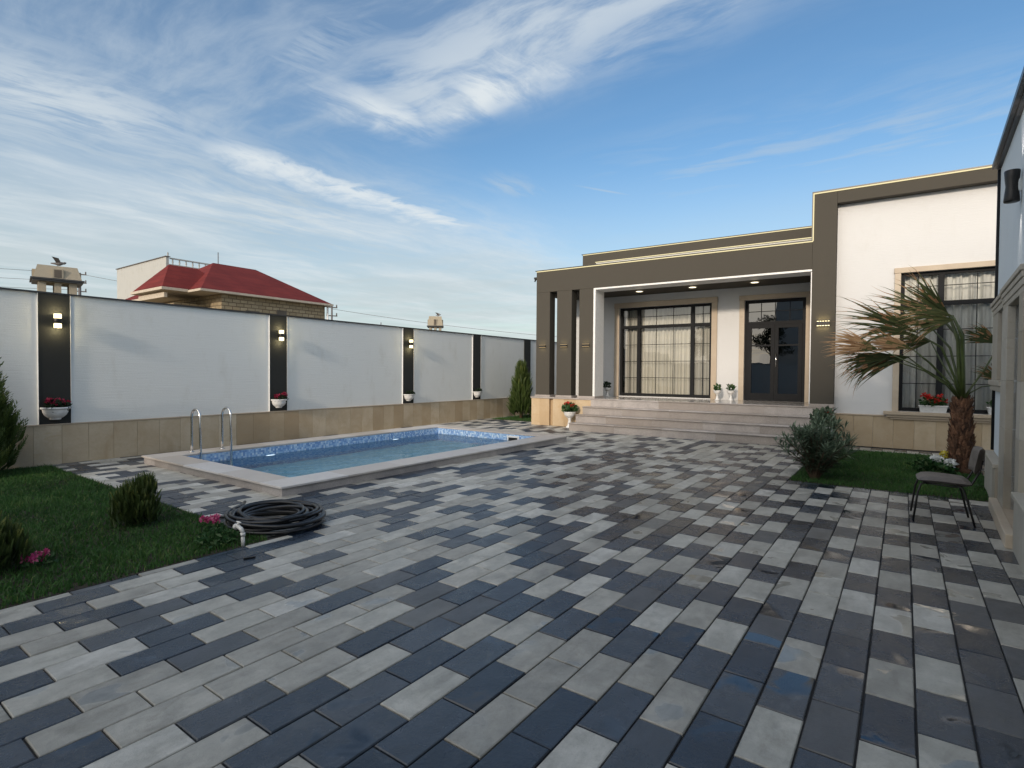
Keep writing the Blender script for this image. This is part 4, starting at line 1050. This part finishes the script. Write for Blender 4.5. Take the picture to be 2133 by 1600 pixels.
frond([crown, (-.18, -.05, 1.45), (-.42, -.1, 1.75), Lp(.10, 1.98, 11.0)], Lp(.10, 1.98, 10.95), (-.94, -.12, .34), .34, .82, 44, 0, .5, .35, 26, .016, .60, 2.6)
frond([crown, (-.15, -.12, 1.4), (-.45, -.25, 1.62), Lp(-.36, 2.00, 10.9)], Lp(-.36, 1.98, 10.85), (-.95, -.1, .26), .42, .86, 46, 0, .5, .40, 28, .012, .60, 2.3)
frond([crown, (-.20, .05, 1.42), (-.50, .05, 1.66), Lp(.05, 1.85, 11.25)], Lp(.08, 1.86, 11.2), (-.95, .0, -.12), .34, 1.15, 40, 0, .15, 1.0, 27, .014, .25, .25)
frond([crown, (-.20, .0, 1.40), (-.48, -.05, 1.62), Lp(-.15, 1.80, 11.1)], Lp(-.20, 1.84, 11.1), (-.97, .0, -.06), .34, .95, 36, 0, .15, 1.3, 34, .012, .3, .25)
frond([crown, (.10, .0, 1.35), (.26, .0, 1.65), Lp(1.16, 1.98, 11.2)], Lp(1.16, 2.05, 11.2), (-.6, .0, .45), .5, .55, 24, 0, .5, .8, 29, .014, .1, .25)
frond([crown, (.10, .05, 1.28), (.24, .08, 1.38), Lp(1.24, 1.42, 11.3)], Lp(1.24, 1.48, 11.3), (-.6, .0, .45), .55, .42, 22, 0, .5, .8, 30, .010, .2, .2)
frond([crown, (-.10, .1, 1.45), (-.25, .2, 1.75), Lp(.36, 2.1, 11.5)], Lp(.36, 2.12, 11.5), (-.9, .1, .05), .5, .62, 30, 0, .2, 1.0, 32, .012, .3, .3)

# ------------------------------------------------------------------ hose, standpipe, scrap
pts = []; turns = 15; rr = np.random.default_rng(9)
cx_, cy_ = -5.18, 3.10
for i in range(turns*28):
    t_ = i/28; k = int(t_)
    a = 2*PI*t_
    rad_ = .40 + .085*sin(t_*2.1) + .03*sin(t_*5.3); ecc = 1 + .10*sin(t_*.9)
    z = .018 + .0060*t_ + .016*(1+sin(a*1+t_*1.7))*min(1, t_/4)
    x = rad_*ecc*cos(a) + .045*sin(t_*1.3); y = rad_*.92*sin(a) + .045*cos(t_*1.9)
    pts.append((x, y, z))
pts = [(-.62, -.30, .02), (-.55, -.22, .02), (-.5, -.1, .02)] + pts[7:]
last = pts[-1]; pts += [(last[0]*.8, last[1]*.7-.08, .14), (-.1+last[0]*.6, -.35, .13), (-.45, -.20, .11), (-.60, -.02, .10), (-.70, .06, .10)]
b = MB(); b.tube(pts, .0175, 8); o = b.build('garden_hose', M['hose']); o.location = (cx_, cy_, .0)
tag(o, 'thick black garden hose lying in a loose coil on the pavers by the pool corner', 'hose')
tp = thing('standpipe', 'short white plastic standpipe with an elbow at the corner of the lawn', 'water pipe', (-4.72, 2.52, 0))
b = MB(); b.tube([(0, 0, -.02), (-.005, 0, .10)], .016, 12); b.tube([(-.004, 0, .085), (-.005, 0, .115)], .021, 12); b.tube([(-.005, 0, .11), (-.02, -.005, .145), (-.055, -.01, .16), (-.085, -.01, .165)], .018, 12); b.build('pipe', M['pvc'], tp)
b = MB(); b.tube([(-.08, -.01, .155), (-.11, -.012, .158)], .026, 12); b.tube([(-.06, -.01, .175), (-.06, -.01, .20)], .010, 8); b.box(-.09, -.02, -.018, -.002, .198, .208, bev=.003); b.build('tap', M['pvc'], tp)
b = MB(); b.box(-.045, .045, -.014, .014, .0, .012, bev=.003); o = b.build('plastic_scrap', M['blackmetal']); o.location = (-4.36, 2.38, .0015); o.rotation_euler = (0, 0, 1.2); tag(o, 'small black strip of plastic lying on the pavers below the standpipe', 'scrap')

# ------------------------------------------------------------------ beyond the wall
def stone_tower(label, loc, rz, w, z0, ze, zt):
    t_ = thing('stone_turret', label, 'turret', loc, rz, 'ornamental stone turrets beyond the wall')
    h = w/2*.78; b = MB()
    zb = z0
    b.box(-h, h, -h, h, 0, zb+.05)
    zc = ze-.10
    # four corner piers, two middle piers per side -> arched openings
    for sx in (-1, 1):
        for sy in (-1, 1):
            b.box(*sorted((sx*h, sx*(h-.16*w))), *sorted((sy*h, sy*(h-.16*w))), zb+.05, zc)
    for s_ in (-1, 1):
        b.box(-.07*w, .07*w, *sorted((s_*h, s_*(h-.1*w))), zb+.05, zc); b.box(*sorted((s_*h, s_*(h-.1*w))), -.07*w, .07*w, zb+.05, zc)
    b.box(-h, h, -h, h, zc, ze-.02)
    b.build('body', M['tower'], t_)
    b = MB(); b.box(-w/2*1.08, w/2*1.08, -w/2*1.08, w/2*1.08, ze-.02, ze+.03); b.box(-w/2, w/2, -w/2, w/2, ze-.08, ze-.0205); b.build('cornice', M['cap'], t_)
    r0, r1 = w/2*.98, w/2*.80; b = MB()
    zt_ = zt - .03
    vs = [(-r0,-r0,ze+.03),(r0,-r0,ze+.03),(r0,r0,ze+.03),(-r0,r0,ze+.03),(-r1,-r1,zt_),(r1,-r1,zt_),(r1,r1,zt_),(-r1,r1,zt_)]
    b.add(vs, [(0,1,5,4),(1,2,6,5),(2,3,7,6),(3,0,4,7),(4,5,6,7)])
    rf = b.build('mansard_roof', M['tower'], t_)
    for (dx, dy) in ((0, -1), (1, 0), (-1, 0), (0, 1)):
        b = MB(); rm = r0+.01; hh = (zt-ze)*.62
        if dx == 0: b.box(-.11*w, .11*w, *sorted((dy*rm, dy*(rm-.2*w))), ze+.05, ze+.05+hh)
        else: b.box(*sorted((dx*rm, dx*(rm-.2*w))), -.11*w, .11*w, ze+.05, ze+.05+hh)
        d_ = b.build('dormer', M['tower'], rf)
        b = MB(); q = rm+.006
        if dx == 0: b.box(-.075*w, .075*w, *sorted((dy*q, dy*(q-.01))), ze+.07, ze+.02+hh)
        else: b.box(*sorted((dx*q, dx*(q-.01))), -.075*w, .075*w, ze+.07, ze+.02+hh)
        b.build('dormer_opening', M['room'], rf)
    return t_
stone_tower('larger stone turret with a bird on top, behind the left pilaster of the boundary wall', (-25.9, 6.75, 0), rad(-12), 1.42, 4.1, 4.82, 5.36)
stone_tower('smaller distant stone turret seen over the wall near the middle of the photo', (-31.4, 32.9, 0), rad(42), 1.25, 4.6, 5.27, 6.1)
def bird(loc, s_, rz, label):
    sk = bpy.data.meshes.new('bird'); b = MB()
    prof = [(0, -.5), (.05, -.48), (.09, -.2), (.17, 0), (.19, .15), (.13, .32), (.10, .38), (.115, .46), (.09, .54), (.02, .60), (0, .66)]
    vs = []; n = 12
    for (r, x) in prof:
        bend = .12*max(0, x-.1)*2.2
        for k in range(n):
            a = 2*PI*k/n; vs.append((x*s_, r*cos(a)*s_, (r*sin(a)+bend)*s_))
    fs = [(i*n+k, i*n+(k+1)%n, (i+1)*n+(k+1)%n, (i+1)*n+k) for i in range(len(prof)-1) for k in range(n)]
    b.add(vs, fs, .5, 0, True)
    for sy in (-1, 1): # raised wings
        b.add([(-.12*s_, sy*.10*s_, .08*s_), (.2*s_, sy*.12*s_, .10*s_), (.12*s_, sy*.55*s_, .42*s_), (-.35*s_, sy*.72*s_, .50*s_), (-.2*s_, sy*.4*s_, .26*s_)], [(0,1,2,3,4)])
        b.tube([(0, sy*.05*s_, -.14*s_), (0, sy*.05*s_, -.38*s_)], .02*s_, 5)
    o = b.build('bird_figure', M['pole']); o.location = loc; o.rotation_euler = (0, 0, rz); tag(o, label, 'bird figure')
bird((-25.9, 6.78, 5.50), .42, rad(70), 'bird figure with raised wings on top of the larger left turret')
bird((-31.3, 33.1, 6.22), .40, rad(20), 'tiny bird figure on top of the distant turret')

# red roofed stone house
rh = thing('stone_house', 'unfinished stone house with a red tiled hip roof behind the boundary wall', 'house', (-34, 17, 0))
def hip(b, x0, x1, y0, y1, ze, zr, ridge, over=0):
    (rx, ra, rb) = ridge
    vs = [(x0,y0,ze),(x1,y0,ze),(x1,y1,ze),(x0,y1,ze),(rx,ra,zr),(rx,rb,zr)]
    b.add(vs, [(0,1,4),(1,2,5,4),(2,3,5),(3,0,4,5),(3,2,1,0)])
b = MB()
hip(b, -40+34, -29.1+34, 13.4-17, 21.25-17, 5.72, 8.12, (-34.5+34, 16.6-17, 19.3-17))
hip(b, -34.2+34, -30.45+34, 12.15-17, 16.0-17, 5.76, 7.35, (-33.0+34, 13.5-17, 15.0-17))
rf = b.build('roof', M['redroof'], rh)
b = MB()
b.box(-40.05+34, -29.05+34, 13.35-17, 21.3-17, 5.60, 5.715); b.box(-34.25+34, -30.40+34, 12.1-17, 13.349-17, 5.62, 5.755)
b.build('eave', M['eave'], rh)
b = MB(); b.box(-39+34, -29.45+34, 14.6-17, 20.95-17, 0, 5.60); b.box(-33.6+34, -31.2+34, 13.0-17, 14.599-17, 0, 5.1); b.build('wall', M['rubble'], rh)
b = MB(); b.box(-33.9+34, -30.75+34, 12.35-17, 12.5-17, 5.28, 5.52); b.build('porch_beam', M['eave'], rh)
for y0, y1, z0, z1_ in ((17.75, 18.35, 4.5, 5.05), (15.9, 16.7, 4.7, 4.86)):
    b = MB(); b.box(-29.46+34, -29.44+34, y0-17, y1-17, z0, z1_); b.build('wall_opening', M['room'], rh)
b = MB(); b.tube([(-29.3+34, 21.05-17, 0), (-29.3+34, 21.05-17, 5.6)], .06, 8); b.build('downpipe', M['whitepaint'], rh)

# grey rendered block with a balustrade
wb = thing('rendered_building', 'plain grey rendered block with rooftop balustrade behind the red roof', 'building', (-52, 25, 0))
b = MB(); b.box(-5, 4.85, -5.9, -1.2, 0, 9.90); b.box(-5, 4.85, -5.9, -5.7, 9.901, 10.42); b.build('wall', M['render'], wb)
b = MB(); b.box(-5.08, 4.93, -5.98, -5.62, 10.425, 10.48); b.build('capping', M['pole'], wb)
ba = MB(); ba.box(4.72, 4.86, -5.60, -1.2, 10.30, 10.40); ba.box(4.78, 4.86, -5.80, -5.72, 10.49, 10.78)
rl = ba.build('balustrade', M['render'], wb)
for k in range(9):
    b = MB(); b.lathe([(.06, 0), (.06, .05), (.035, .08), (.07, .17), (.045, .30), (.06, .40)], (4.79, -5.40 + k*.5, 9.901), 8); b.build('baluster', M['render'], rl)

def pole(name, label, loc, h, arms=3, rz=0.0, cat='utility pole', thick=.14):
    t_ = thing(name, label, cat, loc, rz)
    b = MB(); b.tube([(0,0,0), (0,0,h)], [thick, thick*.7], 8); b.build('mast', M['pole'], t_)
    for k in range(arms):
        z = h - .15 - k*.85
        b = MB(); b.box(-.55, .55, -.05, .05, z-.05, z+.05); a_ = b.build('crossarm', M['pole'], t_)
        b = MB()
        for x in (-.48, .48): b.tube([(x, 0, z+.05), (x, 0, z+.30)], .06, 6)
        b.build('insulator', M['pole'], a_)
    return t_
pole('utility_pole', 'thin utility pole with three crossarms right of the left turret', (-67.3, 19.35, 0), 11.2, 3, rad(70), thick=.17)
pole('utility_pole', 'utility pole peeking out at the right end of the red-roofed house', (-47.6, 34.7, 0), 8.2, 2, rad(70), thick=.12)
t_ = thing('roof_antenna', 'thin antenna mast above the red roof', 'antenna', (-44.9, 22.0, 0)); b = MB(); b.tube([(0,0,0), (0,0,11.0)], [.05, .035], 6); b.build('mast', M['pole'], t_)
t_ = thing('thin_post', 'short thin post just above the boundary wall right of the stone house', 'post', (-46.5, 40.2, 0)); b = MB(); b.tube([(0,0,0), (0,0,6.9)], [.06, .05], 6); b.build('mast', M['pole'], t_)
def cable(a, c, sag, label):
    a, c = Vector(a), Vector(c); P = [a.lerp(c, k/16) - Vector((0, 0, sag*4*(k/16)*(1-k/16))) for k in range(17)]
    b = MB(); b.tube(P, .018, 5, cap=False); tag(b.build('overhead_cable', M['pole']), label, 'cable', 'overhead cables behind the wall')
for z in (11.2, 10.35, 9.5):
    cable((-67.3, 19.35, z), (-75, -12, z+.5), .7, 'thin overhead cable running left from the utility pole, partly behind the turret')
cable((-67.3, 19.35, 11.1), (-47.6, 34.7, 8.3), .5, 'thin overhead cable running right from the utility pole toward the stone house')
cable((-47.6, 34.7, 7.9), (-25, 60, 5.2), .5, 'thin overhead cable running right from the stone house end down to the wall')

# gabled house behind the photographer: mirrored in the door and shading the yard from the low sun
gh = thing('gabled_house', 'gabled neighbouring house seen only mirrored in the entrance door glass', 'house', (1.7, -18.0, 0))
gz = 3.9
b = MB(); b.add([(-8, 0, 0), (6, 0, 0), (6, 0, 7.6+gz), (4.6, 0, 9.3+gz), (-8, 0, 4.3+gz), (-8, -8, 0), (6, -8, 0), (6, -8, 7.6+gz), (4.6, -8, 9.3+gz), (-8, -8, 4.3+gz)],
    [(0,1,2,3,4), (9,8,7,6,5), (1,6,7,2), (1,0,5,6), (0,4,9,5), (2,7,8,3), (3,8,9,4)]); b.build('wall', M['white'], gh)
b = MB()
V8 = [(-8.4, 4.16+gz), (4.6, 9.33+gz), (6.4, 7.15+gz), (6.4, 7.30+gz), (4.6, 9.48+gz), (-8.4, 4.31+gz)]
b.add([(x, .4, z) for x, z in V8] + [(x, -8.4, z) for x, z in V8], [(0,1,4,5), (1,2,3,4), (11,10,7,6), (10,9,8,7), (5,4,10,11), (4,3,9,10), (1,0,6,7), (2,1,7,8), (3,2,8,9), (0,5,11,6)]); b.build('roof', M['cap'], gh)
for xx in (-4.5, 1):
    b = MB(); b.box(xx, xx+1.4, -.02, .02, 4, 5.6); b.build('window', M['frame'], gh)

b = MB(); b.box(-14, 9, -12.2, -12.0, 0, 2.3); b.box(-14, 9, -12.25, -11.95, 2.301, 2.36)
tag(b.build('street_wall', M['white']), 'low white yard wall seen only mirrored in the door and window glass', 'wall')
for (x, y, h, sd_, lb) in ((-6.4, -15.5, 6.2, 1, 'broad dark tree mirrored in the left of the door fanlight'), (-10.8, -14.5, 5.6, 2, 'dark tree mirrored in the porch window glass')):
    t_ = thing('tree', lb, 'tree', (x, y, 0))
    b = MB(); b.tube([(0,0,0), (.1,0,h*.3), (.05,.1,h*.62)], [.16, .12, .06], 8)
    for k in range(5):
        a = k*1.3; b.tube([(.08, .05, h*(.35+.06*k)), (cos(a)*.9, sin(a)*.9, h*(.6+.05*k))], [.06, .02], 6)
    b.build('trunk', M['stem'], t_)
    Vs = [leaf_cloud(420, (cos(k*1.1)*(1.1-.1*k)*.9, sin(k*1.1)*(1.1-.1*k)*.9, h*(.55+.045*k)), (.75, .75, .55), .16, shell=.2, aspect=.5) for k in range(9)]
    quads('crown', np.concatenate(Vs), M['darkleaf'], t_)

# ------------------------------------------------------------------ light, sky with cirrus
SUN_AZ = 7.0  # degrees from -Y toward +X
EL = 17.5
sd = Vector((sin(rad(SUN_AZ))*cos(rad(EL)), -cos(rad(SUN_AZ))*cos(rad(EL)), sin(rad(EL))))
sl = bpy.data.lights.new('sun', 'SUN'); sl.energy = 2.0; sl.angle = rad(4.5); sl.color = (1.0, .84, .67)
so = bpy.data.objects.new('sun', sl); C.objects.link(so); so.rotation_euler = sd.to_track_quat('Z', 'Y').to_euler(); so.location = (0, -20, 20)
W = bpy.data.worlds.new('World'); S.world = W; W.use_nodes = True; nt = W.node_tree; nt.nodes.clear(); N = NT(nt)
sky = nt.nodes.new('ShaderNodeTexSky'); sky.sky_type = 'NISHITA'; sky.sun_disc = False
sky.sun_elevation = rad(EL); sky.sun_rotation = math.atan2(sd.x, sd.y); sky.air_density = 1.0; sky.dust_density = .7; sky.ozone_density = 1.3
tc = nt.nodes.new('ShaderNodeTexCoord').outputs['Generated']
sep = nt.nodes.new('ShaderNodeSeparateXYZ'); nt.links.new(tc, sep.inputs[0])
zz = N.math('MAXIMUM', sep.outputs[2], .03)
u = N.math('DIVIDE', sep.outputs[0], zz); v = N.math('DIVIDE', sep.outputs[1], zz)
uv = N.n('ShaderNodeCombineXYZ', X=u, Y=v, Z=0.0).outputs[0]
wr = nt.nodes.new('ShaderNodeTexNoise'); wr.inputs['Scale'].default_value = .9; wr.inputs['Detail'].default_value = 3; nt.links.new(uv, wr.inputs['Vector'])
wc = nt.nodes.new('ShaderNodeVectorMath'); wc.operation = 'MULTIPLY_ADD'; nt.links.new(wr.outputs['Color'], wc.inputs[0]); wc.inputs[1].default_value = (.55, .55, 0); nt.links.new(uv, wc.inputs[2])
p = wc.outputs[0]
def gauss(x, c, w): # exp(-((x-c)/w)^2)
    d_ = N.math('DIVIDE', N.math('SUBTRACT', x, c), w); return N.math('EXPONENT', N.math('MULTIPLY', N.math('MULTIPLY', d_, d_), -1.0))
fine = N.noise(N.scalev(p, (5.0, 1.4, 1)), 1.6, 8, .66)          # streaks along v
fib = N.noise(N.scalev(p, (1.2, 4.2, 1)), 1.3, 8, .62)           # streaks along u
soft = N.noise(p, .8, 5, .55)
puff = N.noise(p, 5.0, 6, .6, .3)
veil = N.math('MULTIPLY', N.mapr(u, -1.5, -3.2), N.mapr(soft, .25, .7, .55, .88))
veil = N.math('MULTIPLY', veil, N.mapr(fine, .30, .66, .50, 1.0))
uw = N.math('ADD', u, N.math('MULTIPLY', N.math('SUBTRACT', puff, .5), .42))
edge = N.math('MULTIPLY', N.mapr(uw, -2.36, -2.46), N.mapr(uw, -2.86, -2.46))
edge = N.math('MULTIPLY', edge, N.mapr(puff, .30, .60, .45, 1.0))
edge = N.math('MULTIPLY', edge, N.math('MULTIPLY', N.mapr(v, 1.05, 1.40), N.mapr(v, 3.3, 2.6)))
bank = N.math('MULTIPLY', gauss(u, -2.60, .42), gauss(v, .72, .50)); bank = N.math('MULTIPLY', bank, N.mapr(N.math('ADD', N.math('MULTIPLY', fine, .6), N.math('MULTIPLY', puff, .4)), .36, .58, .25, 1.0))
vw = N.math('ADD', v, N.math('MULTIPLY', N.math('SUBTRACT', soft, .5), .6))
band = N.math('MULTIPLY', gauss(vw, 1.36, .24), N.math('MULTIPLY', N.mapr(u, -2.0, -1.4), N.mapr(u, 1.2, -.2, .45, 1)))
band = N.math('MULTIPLY', band, N.mapr(fib, .34, .60, .12, .95))
knot = N.math('MULTIPLY', gauss(N.math('ADD', u, N.math('MULTIPLY', N.math('SUBTRACT', puff, .5), .5)), -1.24, .30), gauss(vw, 1.50, .13)); knot = N.math('MULTIPLY', knot, N.mapr(fine, .34, .60, .25, 1.0))
knot2 = N.math('MULTIPLY', gauss(N.math('ADD', u, N.math('MULTIPLY', N.math('SUBTRACT', puff, .5), .4)), -1.66, .14), gauss(vw, 1.36, .22)); knot2 = N.math('MULTIPLY', knot2, N.mapr(fine, .34, .60, .2, .95))
g2 = N.math('MULTIPLY', gauss(u, -1.50, .28), gauss(v, 1.03, .14)); g2 = N.math('MULTIPLY', g2, N.mapr(fine, .34, .62, .1, .8))
upper = N.math('MULTIPLY', N.mapr(v, 1.75, 1.1), N.mapr(fib, .36, .70, .16, .62))
wisp1 = N.math('MULTIPLY', N.math('MULTIPLY', gauss(u, -1.73, .12), gauss(v, 2.42, .20)), N.mapr(fine, .32, .6, .1, .8))
wisp2 = N.math('MULTIPLY', N.math('MULTIPLY', gauss(N.math('ADD', u, N.math('MULTIPLY', v, -.55)), -2.86, .018), gauss(v, 2.74, .14)), N.mapr(puff, .30, .6, .2, .9))
wisp3 = N.math('MULTIPLY', N.math('MULTIPLY', gauss(v, 2.75, .45), N.mapr(u, -1.6, -.8)), N.mapr(fib, .42, .68, 0, .42))
dens = veil
for x_, g_ in ((bank, .85), (band, .85), (g2, .8), (upper, .9), (wisp1, .7), (wisp2, .6), (wisp3, 1.0)):
    dens = N.math('MAXIMUM', dens, N.math('MULTIPLY', x_, g_))
hz = N.mapr(sep.outputs[2], .38, .05, 0, .86)
hz = N.math('MAXIMUM', hz, N.math('MULTIPLY', N.mapr(sep.outputs[2], .46, .14, 0, .84), N.mapr(u, -1.8, -2.9)))
hz = N.math('MULTIPLY', hz, N.mapr(N.noise(N.scalev(uv, (.25, .5, 1)), 1.0, 6, .6), .3, .65, .75, 1.1))
dens = N.math('MAXIMUM', dens, hz)
bright = N.math('MAXIMUM', N.math('MAXIMUM', N.math('MULTIPLY', edge, .9), N.math('MULTIPLY', knot, .95)), N.math('MULTIPLY', knot2, .9))
bright = N.math('MAXIMUM', bright, N.math('MULTIPLY', bank, .45))
bright = N.math('MAXIMUM', bright, N.math('MULTIPLY', band, .35))
bright = N.math('MAXIMUM', bright, N.math('MULTIPLY', N.math('MULTIPLY', veil, N.mapr(N.noise(N.scalev(p, (1.0, .45, 1)), 1.1, 7, .62), .40, .64)), .75))
# added cloud glow round the unseen sun behind the camera, brightening ground and walls
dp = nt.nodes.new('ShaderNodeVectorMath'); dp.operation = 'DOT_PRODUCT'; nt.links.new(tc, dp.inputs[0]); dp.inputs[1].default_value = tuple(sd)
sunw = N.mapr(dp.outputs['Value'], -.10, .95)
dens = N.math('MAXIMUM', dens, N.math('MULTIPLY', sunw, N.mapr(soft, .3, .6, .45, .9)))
up = N.mapr(sep.outputs[2], -.02, .02)
dens = N.math('MULTIPLY', dens, up)
hsv = N.n('ShaderNodeHueSaturation', Saturation=1.22, Value=.84, Color=sky.outputs[0]).outputs[0]
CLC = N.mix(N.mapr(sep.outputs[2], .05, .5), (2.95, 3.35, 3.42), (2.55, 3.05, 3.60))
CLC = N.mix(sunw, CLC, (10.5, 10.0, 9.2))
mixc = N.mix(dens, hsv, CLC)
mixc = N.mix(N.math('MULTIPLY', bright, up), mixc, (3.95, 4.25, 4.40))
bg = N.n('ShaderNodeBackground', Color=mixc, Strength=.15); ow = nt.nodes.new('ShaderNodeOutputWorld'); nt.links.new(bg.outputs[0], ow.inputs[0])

# ------------------------------------------------------------------ camera
cam = bpy.data.cameras.new('Camera'); co = bpy.data.objects.new('Camera', cam); C.objects.link(co)
cam.sensor_fit = 'HORIZONTAL'; cam.sensor_width = 36; cam.lens = 19.2044; cam.clip_end = 3000; cam.clip_start = .05
Rm = Matrix([[0.812468, -0.018436, 0.582714], [0.582958, 0.012851, -0.812401], [0.007489, 0.999747, 0.021189]]); co.matrix_world = Matrix.Translation((0, 0, 1.55)) @ Rm.to_4x4()
S.camera = co
S.render.engine = 'CYCLES'
S.cycles.max_bounces = 10; S.cycles.transparent_max_bounces = 16; S.cycles.use_denoising = True
S.cycles.sample_clamp_indirect = 6; S.cycles.caustics_reflective = False; S.cycles.caustics_refractive = True
S.view_settings.view_transform = 'Standard'; S.view_settings.look = 'None'; S.view_settings.exposure = 0.36; S.view_settings.gamma = 1.0
